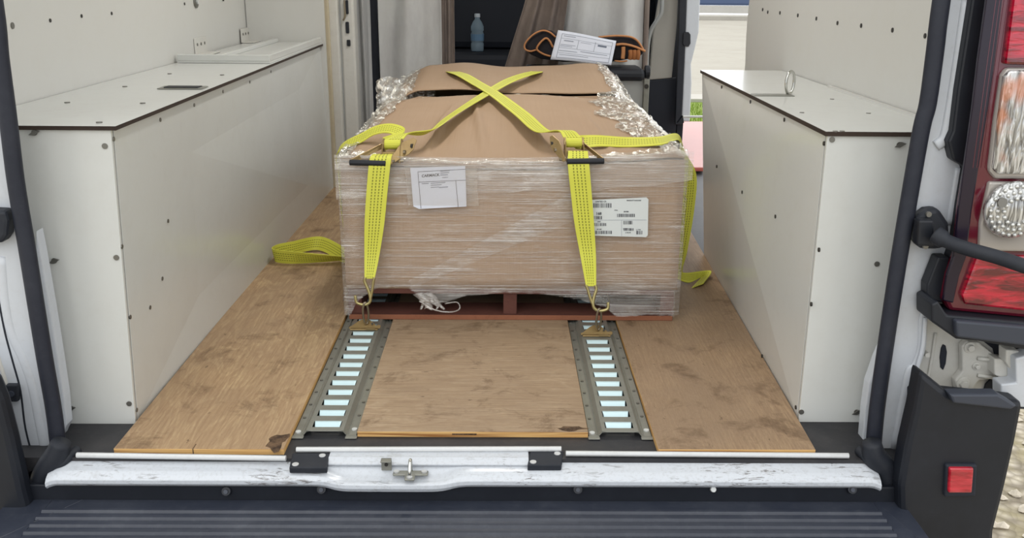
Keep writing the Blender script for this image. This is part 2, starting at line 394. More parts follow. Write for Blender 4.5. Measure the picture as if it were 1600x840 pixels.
mb = MB(); mb.box((-30, 34.5, -.7), (60, 36, -.45)); mb.build('trim_2', concrete_dark, kind='structure')
t = thing('parked_truck', 'dark blue-grey vehicle standing beyond the pale yard, seen past the sliding door opening', 'vehicle', (14, 40, -.6))
mb = MB(); mb.box((2, 38.6, -.2), (26, 41, 2.6)); mb.build('body', blue_body, t, bevel=.08)
mb = MB(); mb.box((2, 38.5, -.5), (26, 38.6, -.2)); mb.build('side_skirt', concrete_dark, t, label='pale lower skirt')
for x in (3.6, 5.6, 13, 20, 24):
    mb = MB(); mb.disc((x, 38.5, -.1), (0, 1, 0), .48, .3, 24); mb.build('wheel', black_rubber, t)

# ================================================================== van shell (room)
mb = MB(); mb.box((-1.08, 1.615, -.03), (.97, 5.6, 0)); mb.build('floor', floor_black, kind='structure')
mb = MB(); mb.box((-1.12, 1.66, 1.93), (1.0, 5.7, 1.99)); mb.build('ceiling', laminate_wall, kind='structure')
XL, XR = -1.05, .885
mb = MB(); mb.box((XL-.02, 1.70, 0), (XL, 3.47, 1.93)); wl = mb.build('wall_left', laminate_wall, kind='structure')
mb = MB(); mb.box((XL-.02, 3.474, 0), (XL-.004, 5.6, 1.93)); mb.build('wall_left', laminate_wall, kind='structure')
# right wall: lower edge straight, far edge wavy as on the photo
pts = [(XR, 1.70, 0), (XR, 1.70, 1.93), (XR, 3.46, 1.93)]
for k in range(17):
    z = 1.2-k*.05
    pts.append((XR, 3.46+.035*math.sin((z-.6)*11)*(.6 if z > .6 else 0), z))
pts += [(XR, 3.40, .0)]
mb = MB(); mb.prism(pts, (.02, 0, 0)); wr = mb.build('wall_right', laminate_wall, kind='structure')
# screws and slots on the two upper walls
def onx(px, py, X):
    d = ray(px, py); t_ = X/d.x; return Vector((0, 0, CH)) + d*t_
for px, py, big in ((19, 40, 1), (78, 32, 0), (127, 25, 0), (174, 21, 0), (288, 6, 0), (349, 0, 0)):
    p = onx(px, py, XL); mb = MB(); mb.disc(p-Vector((.002, 0, 0)), (1, 0, 0), .007 if big else .0045, .004, 10); mb.build('screw', screw_dark if not big else screw_m, wl)
p = onx(305, 2, XL); mb = MB(); mb.disc(p-Vector((.002, 0, 0)), (1, 0, 0), .022, .008, 20); gr = mb.build('grommet', screw_m, wl, bevel=.002)
mb = MB(); mb.disc(p+Vector((.006, 0, 0)), (1, 0, 0), .010, .005, 16); mb.build('plug', white_tube, gr)
for px, py in ((1192, 15), (1200, 19), (1219, 20), (1247, 24), (1276, 29), (1309, 36), (1346, 40), (1395, 47), (1446, 56)):
    p = onx(px, py, XR); mb = MB(); mb.disc(p-Vector((.002, 0, 0)), (1, 0, 0), .0055, .003, 10); mb.build('screw', screw_dark, wr)
# added lamp under the ceiling, out of view, to brighten the box tops
lamp = thing('added_ceiling_lamp', 'added slim white lamp under the van ceiling, out of view, brightening the box tops', 'lamp', (-.05, 2.95, 1.93))
mb = MB(); mb.box((-.12, 2.45, 1.90), (.02, 3.45, 1.93)); mb.build('lamp_housing', laminate_wall, lamp, bevel=.004)
lm_ = mat('lamp_diffuser', (1, 1, 1), .4); lm_.node_tree.nodes['Principled BSDF'].inputs['Emission Color'].default_value = (1, .95, .86, 1); lm_.node_tree.nodes['Principled BSDF'].inputs['Emission Strength'].default_value = 4
mb = MB(); mb.box((-.10, 2.48, 1.893), (0, 3.42, 1.90)); mb.build('diffuser', lm_, lamp)
ld = bpy.data.lights.new('added_top_light', 'AREA'); ld.shape = 'RECTANGLE'; ld.size = .12; ld.size_y = .95; ld.energy = 11; ld.color = (1, .98, .95)
lo = bpy.data.objects.new('added_top_light', ld); COL.objects.link(lo); lo.parent = lamp; lo.location = (0, 0, -.045)
# cab end behind the curtains: coloured dark for shade, open above to admit light
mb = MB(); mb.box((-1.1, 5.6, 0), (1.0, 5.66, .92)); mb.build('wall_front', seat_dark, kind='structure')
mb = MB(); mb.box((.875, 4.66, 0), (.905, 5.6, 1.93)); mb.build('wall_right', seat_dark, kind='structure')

# end panel beyond the left cabinet
Yf = 3.94; F_x = at(507, 30, 3.94).x
mb = MB(); mb.box((XL, Yf, .0), (F_x, Yf+.012, 1.93)); mb.build('wall_back', laminate_wall, kind='structure')

# ================================================================== cabinets
def slab(name, q, d, m, parent, bevel=.001):
    mb = MB(); mb.hexa(q, d); return mb.build(name, m, parent, bevel=bevel)
def lid_mesh(q, th, parent):
    mb = MB(); mb.hexa(q, (0, 0, th)); o = mb.build('lid', [laminate, ply_edge_dark], parent)
    for p in o.data.polygons: p.material_index = 0 if abs(p.normal.z) > .7 else 1
    return o
def front_screws(pts, Y, parent):
    for px, py, kind in pts:
        p = at(px, py, Y); mb = MB()
        mb.disc(p+Vector((0, .001, 0)), (0, -1, 0), .0055, .003, 12)
        if kind: mb.prism([p+Vector((a, -.003, b)) for a, b in ((-.010, -.004), (.002, .006), (.012, .003), (.0, -.005))], (0, -.0025, 0))
        mb.build('screw', screw_m, parent)
def side_screws(pts, A, B, Fp, Ep, nrm, parent, m=None):
    # points on the side board, found from its own plane
    n_ = (Fp-B).cross(A-B).normalized()
    for px, py in pts:
        d = ray(px, py); o0 = Vector((0, 0, CH)); t_ = (B-o0).dot(n_)/d.dot(n_); p = o0+d*t_
        mb = MB(); mb.disc(p-Vector(nrm)*.001, nrm, .0045, .003, 10); mb.build('screw', m or screw_m, parent)
Yn = 1.757
A = at(212, 662, Yn); B = at(173, 203, Yn); Cc = Vector((XL+.003, Yn, A.z)); D = Vector((XL+.003, Yn, B.z))
A.z = Cc.z = .0
LZ = B.z
E_ = at(520, 299, Yf); E_.z = 0; F_ = at(500, 66, Yf); F_.z = LZ
cab = thing('wheel_arch_cabinet', 'long white panelled cabinet box along the left wall of the van', 'cabinet', (-.9, 2.8, 0))
fy = Vector((0, .0135, 0)); slab('side_panel', [A+fy, E_, F_, B+fy], (-.009, 0, 0), laminate, cab)
slab('corner_batten', [A+Vector((-.0012, .0092, 0)), A+Vector((-.0012, .013, 0)), B+Vector((-.0012, .013, 0)), B+Vector((-.0012, .0092, 0))], (-.03, 0, 0), ply_edge_dark, cab)
slab('front_panel', [A, B, D, Cc], (0, .009, 0), laminate, cab)
slab('end_panel', [E_+Vector((-.01, -.01, 0)), F_+Vector((-.01, -.01, 0)), Vector((XL+.003, Yf-.01, LZ)), Vector((XL+.003, Yf-.01, 0))], (0, .009, 0), laminate, cab)
ov = .012
lid_mesh([B+Vector((ov, -.006, 0)), F_+Vector((ov, 0, 0)), Vector((XL+.002, Yf, LZ)), Vector((XL+.002, Yn-.006, LZ))], .008, cab)
front_screws([(54, 207, 1), (164, 228, 0), (85, 407, 1), (182, 402, 0), (111, 637, 1), (202, 630, 0)], Yn, cab)
side_screws([(177, 217), (250, 187), (303, 164), (348, 143), (390, 128), (423, 112), (190, 385), (203, 495), (213, 640), (262, 345), (253, 435), (234, 480), (430, 215), (398, 245), (432, 264), (480, 192), (458, 207), (412, 310), (340, 325), (282, 570)], A, B, F_, E_, (1, 0, 0), cab)
p1 = onz(262, 137, LZ+.009); p2 = onz(310, 137, LZ+.009)
c_ = (p1+p2)/2; mb = MB(); mb.box((c_.x-.055, c_.y-.03, LZ+.0085), (c_.x+.055, c_.y+.03, LZ+.0105)); pl = mb.build('pull_plate', steel, cab, bevel=.001)
mb = MB(); mb.box((c_.x-.042, c_.y-.018, LZ+.0095), (c_.x+.042, c_.y+.018, LZ+.0125)); mb.build('pull_slot', black_plastic, pl)
for px, py in ((105, 160), (155, 191), (223, 161), (195, 135), (265, 115), (347, 117)):
    p = onz(px, py, LZ+.009); mb = MB(); mb.disc(p-Vector((0, 0, .001)), (0, 0, 1), .006, .002, 10); mb.build('screw', screw_m, cab)
# raised framed tray on the far end of that lid
tz = LZ+.009
a0 = onz(292, 97, tz); a1 = onz(418, 99, tz); ty0 = (a0.y+a1.y)/2-.02
ty0 = a1.y
tr = thing('framed_tray', 'white shallow framed tray lying on the far end of the left cabinet', 'tray', (-.9, 3.4, tz))
tx1 = B.x+(F_.x-B.x)*.6+.004; tx0 = XL+.01
mb = MB(); mb.box((tx0, ty0, tz), (tx1, Yf-.02, tz+.006)); mb.build('tray_base', laminate, tr)
for bx in (((tx0, ty0, tz+.006), (tx1, ty0+.018, tz+.026)), ((tx1-.018, ty0+.018, tz+.006), (tx1, Yf-.02, tz+.026)), ((tx0+.10, ty0+.018, tz+.006), (tx0+.118, Yf-.02, tz+.020))):
    mb = MB(); mb.box(*bx); mb.build('rim', laminate, tr, bevel=.002)
# two small angle brackets on the left wall
for px, py, lb in ((304, 84, 'nearer white angle bracket fixing the left wall to the cabinet'), (376, 62, 'farther white angle bracket fixing the left wall to the cabinet')):
    p = onx(px, py, XL); Xb = XL+.001; br = thing('angle_bracket', lb, 'bracket', (Xb, p.y, tz+.01), 'angle brackets on the left wall')
    zz = tz+.007
    mb = MB(); mb.box((Xb, p.y, zz), (Xb+.003, p.y+.13, zz+.055)); pl = mb.build('upright_plate', cream_paint, br, bevel=.001)
    mb = MB(); mb.box((Xb+.003, p.y, zz), (Xb+.05, p.y+.13, zz+.003)); mb.build('foot_plate', cream_paint, br, bevel=.001)
    for k in range(3):
        mb = MB(); mb.disc((Xb+.002, p.y+.025+.04*k, zz+.033), (1, 0, 0), .005, .003, 10); mb.build('screw', screw_m, br)
# right cabinet
A = at(1248, 657, Yn+.02); B = at(1293, 212, Yn+.02); A.z = 0; RZ = B.z; Yr = 2.98; Y2 = Yn+.02
E_ = at(1097, 440, Yr); E_.z = 0; F_ = at(1097, 113, Yr); F_.z = RZ
cab2 = thing('wheel_arch_cabinet', 'shorter white panelled cabinet box along the right wall, ring pull on its lid', 'cabinet', (.75, 2.4, 0))
XRi = XR-.003
slab('side_panel', [A+fy, B+fy, F_, E_], (.009, 0, 0), laminate, cab2)
slab('corner_batten', [A+Vector((.0012, .0092, 0)), A+Vector((.0012, .013, 0)), B+Vector((.0012, .013, 0)), B+Vector((.0012, .0092, 0))], (.03, 0, 0), ply_edge_dark, cab2)
slab('front_panel', [A, Vector((XRi, Y2, 0)), Vector((XRi, Y2, RZ)), B], (0, .009, 0), laminate, cab2)
slab('end_panel', [E_+Vector((.01, -.01, 0)), Vector((XRi, Yr-.01, 0)), Vector((XRi, Yr-.01, RZ)), F_+Vector((.01, -.01, 0))], (0, .009, 0), laminate, cab2)
lid_mesh([B+Vector((-.006, -.006, 0)), Vector((XRi, Y2-.006, RZ)), Vector((XRi, Yr, RZ)), F_+Vector((-.006, 0, 0))], .009, cab2)
front_screws([(1300, 218, 0), (1405, 226, 1), (1370, 412, 0), (1252, 643, 0), (1338, 643, 1)], Y2, cab2)
side_screws([(1128, 136), (1173, 159), (1226, 187), (1288, 224), (1120, 260), (1280, 390), (1268, 475), (1244, 636), (1191, 556), (1160, 300), (1212, 338)], A, B, F_, E_, (-1, 0, 0), cab2, screw_dark)
zl = RZ+.009
c_ = onz(1207, 149, zl); mb = MB(); mb.box((c_.x-.05, c_.y-.02, zl-.0005), (c_.x+.05, c_.y+.02, zl+.002)); rp = mb.build('ring_plate', steel, cab2, bevel=.001)
rc = onz(1224, 148, zl); mb = MB(); loop = []
for k in range(17):
    a = -math.pi/2+2*math.pi*k/16; loop.append(rc+Vector((.014+.013*math.cos(a), .010*math.cos(a), .030+.028*math.sin(a))))
mb.tube(loop, .0035, 8, smoothn=2, cap=False); mb.build('ring', chrome, rp, smooth=True)
for px, py in ((1300, 155), (1253, 176), (1357, 177), (1305, 205), (1316, 205)):
    p = onz(px, py, zl); mb = MB(); mb.disc(p-Vector((0, 0, .001)), (0, 0, 1), .005, .002, 10); mb.build('screw', screw_m, cab2)
# brown batten between lid and wall
mb = MB(); mb.box((XRi-.010, Y2, zl), (XRi, Y2+.75, zl+.005)); mb.build('batten', laminate_wall, cab2)

# ================================================================== plywood sheets
def ply(name_label, x0, x1, y0, y1, m, notch=None, xf0=None, xf1=None):
    xf0 = x0 if xf0 is None else xf0; xf1 = x1 if xf1 is None else xf1
    mb = MB(); mb.hexa([(x0, y0, 0.0005), (x1, y0, 0.0005), (xf1, y1, 0.0005), (xf0, y1, 0.0005)], (0, 0, .0125))
    o = mb.build('plywood_sheet', [m, ply_e], bevel=.0008)
    for p in o.data.polygons: p.material_index = 0 if abs(p.normal.z) > .7 else 1
    return _set(o, name_label, 'plywood sheet')
TZ = .013
l0 = onz(182, 700, TZ); l1 = onz(447, 702, TZ)
lyl = (l0.y+l1.y)/2
RLx, RRx = -.3584, .2431
o = ply('plywood floor sheet with orange-yellow left edge beside the left cabinet', -.755, RLx-.066, lyl, 4.55, ply_l)
# small gap mark and charred corner are dark stains that belong to the sheet
o2 = ply('middle plywood floor sheet lying between the two slotted steel rails', RLx+.066, RRx-.066, 1.703, 4.5, ply_c)
r0 = onz(1028, 704, TZ); r1 = onz(1273, 700, TZ)
rk = (E_.x-r1.x)/(E_.y-r1.y)
o3 = ply('worn brown plywood floor sheet beside the right cabinet', RRx+.066, r1.x, (r0.y+r1.y)/2, 4.0, ply_r, xf1=r1.x+rk*(4.0-r1.y)-.002)
def stain(sheet, cx, cy, rx, ry, m, seed):
    mb = MB(); k = 22; pts = []
    for i in range(k):
        a = 2*math.pi*i/k; rr = .65+.5*noise.noise(Vector((math.cos(a)*1.7+seed, math.sin(a)*1.7, seed)))
        pts.append((cx+rx*rr*math.cos(a), cy+ry*rr*math.sin(a), TZ+.0002))
    mb.prism(pts, (0, 0, .0002)); mb.build('stain', m, sheet)
char = dirty('char', g((62, 52, 46)), g((128, 104, 82)), .9, .1, 1.0, 40, thr=(.4, .62))
stain(o, RLx-.085, lyl+.032, .030, .050, char, 3.3)
stain(o2, RRx-.10, 1.717, .045, .014, char, 5.1)
mb = MB(); mb.box((-.602, lyl-.0006, .001), (-.600, lyl+.02, .0133)); mb.build('crack', char, o)
mb = MB(); mb.box((-.10, 1.7025, .006), (-.05, 1.703, .009)); mb.build('knot', char, o2)

# ================================================================== slotted rails
def make_rail(cx, label):
    y0 = 1.704; n = 24; pit = .0508; L = n*pit+.03; t = thing('slotted_rail', label, 'rail', (cx, y0, .0005), 'slotted steel tie-down rails in the floor')
    prof = [(-.0635, .0015), (-.045, .0015), (-.037, .0115), (-.033, .0115)]
    mb = MB(); ya, yb = y0, y0+L; th = .0025
    for s in (-1, 1):
        pr = [(cx+s*a, ya, z) for a, z in prof] ; up_ = [(p[0], p[1], p[2]+th) for p in pr]
        # folded side flange: strip of quads top and bottom
        for i in range(3):
            q = [pr[i], pr[i+1], up_[i+1], up_[i]]; mb.prism(q, (0, L, 0))
    # small raised crease line along each flange
    for s in (-1, 1):
        mb.prism([(cx+s*.050, ya+.004, .004), (cx+s*.0475, ya+.004, .0055), (cx+s*.045, ya+.004, .004)], (0, L-.008, 0))
    body = mb.build('side_flange', steel, t)
    mb = MB(); hy = .0275; first = y0+.030
    ys = [ya]; 
    for k in range(n): c = first+k*pit; ys += [c-hy/2, c+hy/2]
    ys.append(yb)
    for i in range(0, len(ys), 2):
        mb.box((cx-.0335, ys[i], .0115), (cx+.0335, ys[i+1], .014))
    for s in (-1, 1):
        mb.box((cx+s*.0335-.0045, ya, .0115), (cx+s*.0335+.0045, yb, .0139))
    mb.build('slot_web', steel, t, bevel=.0008)
    for k in range(n):
        c = first+k*pit; mb = MB(); yt = c+hy/2; yb_ = c-hy/2+.004; seg = 6; top = []; 
        cols = [(-.0275, .35), (-.0255, .12), (-.022, 0), (.022, 0), (.0255, .12), (.0275, .35)]
        rows = 6; vs = []
        for r in range(rows):
            tt = r/(rows-1)
            for xx, cut in cols:
                tt2 = min(tt, 1-cut*.8)
                yy = yt+(yb_-yt)*tt2; zz = .0132-.0095*(tt2**1.3)
                vs.append((cx+xx*(1-.10*tt2), yy, zz))
        nc = len(cols); fs = [(r*nc+i, r*nc+i+1, (r+1)*nc+i+1, (r+1)*nc+i) for r in range(rows-1) for i in range(nc-1)]
        mb.add(vs, fs); mb.build('slot_lip', zinc_sky, t, solid=.0012, smooth=True, label='slot lip with the sky reflection in its pale blue colour')
    for s in (-1, 1):
        for k in range(20):
            y = y0+.012+k*.0635+(.012 if s > 0 else 0)
            mb = MB(); big = k == 0
            mb.disc((cx+s*.0565, y, .0038), (0, 0, 1), .0058 if big else .0034, .0025, 10); mb.build('rivet', white_tube if big else screw_m, t)
    # feet at the near end
    for s in (-1, 1):
        mb = MB(); mb.box((cx+s*.054-.012, y0-.012, .0012), (cx+s*.054+.012, y0, .004)); mb.build('end_tab', steel, t, bevel=.002)
    return t
rail = make_rail(RLx, 'left of the two slotted steel rails, the one left of the middle plywood sheet')
r2_ = copy_tree(rail); r2_.location.x = RRx; r2_['label'] = 'right of the two slotted steel rails, the one right of the middle plywood sheet'
ORG[r2_] = Vector((RRx, 1.704, .0005))

# ================================================================== pallet and cartons
PY = 2.345; X0, X1 = -.412, .462; PB = .0135
pal = thing('pallet', 'red-brown wooden pallet under the stretch-wrapped cartons', 'pallet', (.02, 2.9, PB))
DEP = 1.6
for yy in (PY, PY+.52, PY+1.04, PY+DEP-.10):
    mb = MB(); mb.box((X0+.002, yy, PB), (X1-.002, yy+.10, PB+.014)); o = mb.build('bottom_board', [pallet_m, pallet_e], pal, bevel=.001)
    for p in o.data.polygons: p.material_index = 1 if p.normal.y < -.7 else 0  # front faces get the lighter colour, light on the edge painted in
for xx in (X0, -.0+.004, X1-.036):
    mb = MB(); mb.box((xx, PY+.008, PB+.0142), (xx+.036, PY+DEP, PB+.072)); mb.build('stringer', pallet_m, pal, bevel=.001)
k = 0
while k < 12:
    mb = MB(); mb.box((X0+.002, PY+.004+k*.134, PB+.0722), (X1-.002, PY+.10+k*.134, PB+.086)); mb.build('deck_board', pallet_m, pal, bevel=.001); k += 1
BZ = PB+.0865
# near carton: gaylord sized box, bulging creased top
CX0, CX1, CY0, CY1 = -.413, .466, 2.350, 3.28
def top1(u, v):
    x = CX0+(CX1-CX0)*u; y = CY0+(CY1-CY0)*v
    z = .455-.022*math.sin(math.pi*min(1, u*1.05))*(1-v)**3+.014*u*(1-v)+.040*math.sin(math.pi*v/1.6)*math.sin(math.pi*u)**.5
    z += .010*v
    for (xa, ya, xb, yb, s) in ((.24, .05, .30, .75, .012), (.42, .02, .36, .8, .010), (.60, .1, .52, .7, .007), (.80, 0, .74, .6, .006)):
        xl = xa+(xb-xa)*(v-ya)/(yb-ya)
        if ya-.05 < v < yb: z += 1.6*s*math.exp(-((u-xl)/.010)**2)*math.sin(math.pi*(v-ya+.05)/(yb-ya+.05))
    z += .006*noise.noise(Vector((x*6, y*5, 1)))
    e = min(u, 1-u, v, 1-v); z -= .012*max(0, 1-e/.03)
    return (x, y, z)
box1 = thing('cardboard_box', 'large brown cardboard box with creased top nearest on the pallet, yellow straps crossing it', 'box', (.03, 2.8, BZ))
mb = MB(); mb.grid(top1, 90, 60); mb.build('top_flap', card, box1, smooth=True, solid=.004)
def side_wall(x0, y0, x1, y1, topf, nz=14, nn=40, bulge=.006, seed=0):
    d = Vector((x1-x0, y1-y0, 0)); nr = Vector((d.y, -d.x, 0)).normalized()
    def fn(u, v):
        zt = topf(u)-.006; z = BZ+(zt-BZ)*v; x = x0+(x1-x0)*u; y = y0+(y1-y0)*u
        b = (bulge if abs(nr.y) < .5 else .002)*math.sin(math.pi*u)*math.sin(math.pi*v)
        return (x+nr.x*b, y+nr.y*b, z)
    return fn
tf = lambda u: top1(u, 0)[2]; tb = lambda u: top1(1-u, 1)[2]; tl_ = lambda u: top1(0, 1-u)[2]; tr_ = lambda u: top1(1, u)[2]
for nm, a in (('front_wall', (CX0, CY0, CX1, CY0, tf)), ('side_wall', (CX1, CY0, CX1, CY1, tr_)), ('back_wall', (CX1, CY1, CX0, CY1, tb)), ('side_wall', (CX0, CY1, CX0, CY0, tl_))):
    mb = MB(); mb.grid(side_wall(*a), 30, 10); o = mb.build(nm, card, box1, smooth=True, solid=.004)
    if nm == 'front_wall': FW = o
# far carton with a bowed, lifted lid
DX0, DX1, DY0, DY1 = -.405, .462, 3.335, 3.93
def top2(u, v):
    x = DX0+(DX1-DX0)*u; y = DY0+(DY1-DY0)*v
    z = .498+.036*v**1.2+.016*math.exp(-((u-.30)/.13)**2)*(.3+v)+.010*math.exp(-((u-.86)/.10)**2)*(.3+v)-.012*math.sin(max(0, (u-.12)/.88)*math.pi*2)*(.2+v)*.3
    z -= .055*max(0, (.12-u)/.12)**1.4+.05*max(0, (u-.93)/.07)**1.5
    z += .010*math.sin(math.pi*min(1, u/.55))*(1-v) if u < .55 else 0
    z += .006*noise.noise(Vector((x*5, y*5, 7)))
    return (x, y, z)
box2 = thing('cardboard_box', 'brown cardboard box with bowed lifted lid at the far end of the pallet', 'box', (.03, 3.63, BZ))
mb = MB(); mb.grid(top2, 60, 24); mb.build('lid_flap', card, box2, smooth=True, solid=.004)
tf2 = lambda u: top2(u, 0)[2]-.020*math.sin(math.pi*min(1, u/.7))-.004; tb2 = lambda u: top2(1-u, 1)[2]; tl2 = lambda u: top2(0, 1-u)[2]; tr2 = lambda u: top2(1, u)[2]
for nm, a in (('front_wall', (DX0, DY0, DX1, DY0, tf2)), ('side_wall', (DX1, DY0, DX1, DY1, tr2)), ('back_wall', (DX1, DY1, DX0, DY1, tb2)), ('side_wall', (DX0, DY1, DX0, DY0, tl2))):
    mb = MB(); mb.grid(side_wall(*a), 24, 8); mb.build(nm, card, box2, smooth=True, solid=.004)

# ---- document pouch and shipping label on the near box's front
WX0, WX1, WY0, WY1 = -.421, .474, 2.339, 3.95
FY = WY0-.0085
def fquad(name, pts, m, parent, y, th=.0006):
    mb = MB(); mb.prism([Vector((p.x, y, p.z)) for p in pts], (0, th, 0)); return mb.build(name, m, parent)
P_ = lambda px, py: at(px, py, FY)
pouch = fquad('document_pouch', [P_(632, 256), P_(744, 257), P_(748, 321), P_(638, 320)], film_pouch, box1, FY-.004)
_set(pouch, 'clear document pouch holding a printed sheet')
sheet = fquad('delivery_note', [P_(641, 262), P_(727, 259), P_(729, 322), P_(655, 326), P_(646, 322)], paper, pouch, FY-.002)
def line(p0, p1, wd, m, parent, y, name='rule_line'):
    a = P_(*p0); b = P_(*p1); d = (b-a).normalized(); n_ = Vector((-d.z, 0, d.x))*wd/2
    mb = MB(); mb.prism([Vector((q.x, y, q.z)) for q in (a-n_, b-n_, b+n_, a+n_)], (0, .0003, 0)); return mb
def lines(segs, m, parent, y, name):
    M_ = MB()
    for p0, p1, wd in segs:
        q = line(p0, p1, wd, m, parent, y); M_.add(q.v, q.f)
    return M_.build(name, m, parent)
yl = FY-.0026
lines([((653, 268), (727, 264), .0012), ((653, 268), (658, 325), .0012), ((655, 284), (728, 281), .0012), ((712, 281), (716, 323), .0012)], ink, pouch, yl, 'printed_frame')
rows = [((688, 267), (703, 266), .0022), ((688, 270), (702, 269), .0022), ((688, 273), (700, 272.5), .0022), ((691, 277), (700, 276.5), .0018),
        ((659, 286.5), (670, 286), .0022), ((673, 286), (696, 284.5), .002), ((673, 289), (690, 288), .002), ((673, 292.5), (686, 291.5), .002), ((686, 292.5), (700, 291.5), .0026)]
lines(rows, ink_light, pouch, yl, 'printed_text')
a = P_(659, 276.5); b = P_(684, 274.5)
text_part('CARMACK', .0095, (a.x, yl, a.z), (b-a), (0, 0, 1), ink, pouch, bold=.0003)
lab = fquad('shipping_label', [P_(905, 313), P_(921, 312), P_(1010, 308), P_(1013, 311), P_(1012, 367), P_(1009, 370), P_(905, 367)], label_white, box1, FY-.002)
_set(lab, 'white shipping label with barcodes')
yl2 = FY-.0026
mbk = MB()
def bars(px0, px1, py0, py1, n, seed):
    rr = random.Random(seed)
    x = px0
    while x < px1:
        wd = rr.choice((.5, .5, .9, 1.4)); q = [P_(x, py0), P_(x+wd, py0), P_(x+wd, py1), P_(x, py1)]
        mbk.prism([Vector((c.x, yl2, c.z)) for c in q], (0, .0003, 0)); x += wd+rr.choice((.5, .8, 1.1))
for i, a in enumerate(((927, 955, 317, 324), (928, 940, 337, 342), (928, 947, 348, 352.5), (928, 955, 360, 365), (964, 992, 333.5, 338.5), (974, 988, 344.5, 350), (974, 989, 356, 360), (994, 1004, 360, 365.5))):
    bars(*a, 0, i)
mbk.build('barcode', ink, lab)
def ltext(txt, px, py, size, bold=.0001):
    a = P_(px, py); text_part(txt, size, (a.x, yl2, a.z), (1, 0, .01), (0, 0, 1), ink, lab, bold=bold)
ltext('168', 931, 335, .0095, .0003); ltext('1 18 08 A', 973, 357, .003); ltext('UNITED CR', 930, 315.5, .0055); ltext('PRODUCT NO/CASE', 979, 313.5, .004)
ltext('12345', 933, 346.5, .0035); ltext('STYLE', 960, 328.5, .003); ltext('18-18A', 974, 331, .0045, .0002); ltext('(118) 68', 977, 363.5, .004); ltext('S. TYPE', 994, 359, .0035); ltext('18 168', 932, 358.5, .0045)
lines([((927, 343.5), (1010, 343), .0007), ((971, 343), (971, 368), .0007)], ink_light, lab, yl2, 'rule_line')

# ================================================================== stretch wrap
wrap = thing('stretch_wrap', 'clear crinkled stretch wrap wound around the cartons and pallet', 'wrap', (.03, 3.1, BZ))
WX0, WX1, WY0, WY1 = -.421, .474, 2.339, 3.95
def fzlow(x):   # ragged lower edge on the front side
    keys = [(-.44, .02), (-.405, .03), (-.38, .075), (-.33, .108), (-.25, .110), (-.215, .080), (-.17, .062), (-.10, .086), (0, .096), (.10, .094), (.20, .080), (.28, .055), (.31, .026), (.38, .036), (.45, .034), (.49, .03)]
    for (a, za), (b, zb) in zip(keys, keys[1:]):
        if a <= x <= b: t = (x-a)/(b-a); return za+(zb-za)*t+.004*noise.noise(Vector((x*60, 0, 3)))
    return .03
def wr(u_, v_, amp, dens=70):
    return amp*(noise.noise(Vector((u_*5, v_*dens, 0)))+.6*noise.noise(Vector((u_*9, v_*dens*2.1, 4))))
def topz(x, y):
    if y < CY1:
        return top1((min(max(x, CX0), CX1)-CX0)/(CX1-CX0), (max(y, CY0)-CY0)/(CY1-CY0))[2]
    return top2((min(max(x, DX0), DX1)-DX0)/(DX1-DX0), (min(max(y, DY0), DY1)-DY0)/(DY1-DY0))[2]
def front_fn(u, v):
    x = WX0+(WX1-WX0)*u; lo = fzlow(x); hi = .458-.010*math.sin(math.pi*u)+.012*u; z = lo+(hi-lo)*v
    y = WY0+wr(x, z, .0009)
    return (x-.006*(1-v)*0, y, z)
mb = MB(); mb.grid(front_fn, 150, 110); mb.build('front_film', film, wrap, smooth=True)
def band_fn(u, v):      # several layers wound round the top of the load
    x = WX0-.006+(WX1-WX0+.018)*u; lo = .345+.018*math.sin(u*3.3)+.06*u**4-.012*noise.noise(Vector((u*8, 3, 1))); hi = .462-.012*math.sin(math.pi*u)+.014*u; z = lo+(hi-lo)*v
    return (x, WY0-.0045+wr(x, z, .0010, 55), z)
mb = MB(); mb.grid(band_fn, 140, 46); mb.build('upper_band', film_thick, wrap, smooth=True)
def low_fn(u, v):
    x = WX0+.004+(WX1-WX0-.016)*u; lo = max(fzlow(x)-.002, 0.028); hi = .112+.006*math.sin(u*9); hi = max(hi, lo+.004); z = lo+(hi-lo)*v
    return (x, WY0-.004+wr(x, z, .0012, 60), z)
mb = MB(); mb.grid(low_fn, 140, 24); mb.build('lower_band', film, wrap, smooth=True)
# diagonal overlap
d0 = at(640, 445, WY0-.005); d1 = at(905, 318, WY0-.005); dd = (d1-d0); dn = Vector((-dd.z, 0, dd.x)).normalized()
mb = MB(); mb.grid(lambda u, v: d0+dd*u+dn*(v-.5)*(.022+.05*u)+Vector((0, wr(u, v*.3, .001, 60), 0)), 60, 10); mb.build('diagonal_band', film, wrap, smooth=True)
# sides
for sx, X in ((-1, WX0), (1, WX1)):
    def sfn(u, v, X=X, sx=sx):
        y = WY0+(WY1-WY0)*u; hi = topz(X, y)+.004; z = .03+(hi-.03)*v
        return (X+sx*(.001+abs(wr(y, z, .003, 22))), y, z)
    mb = MB(); mb.grid(sfn, 90, 50); mb.build('side_film', film_thick, wrap, smooth=True)
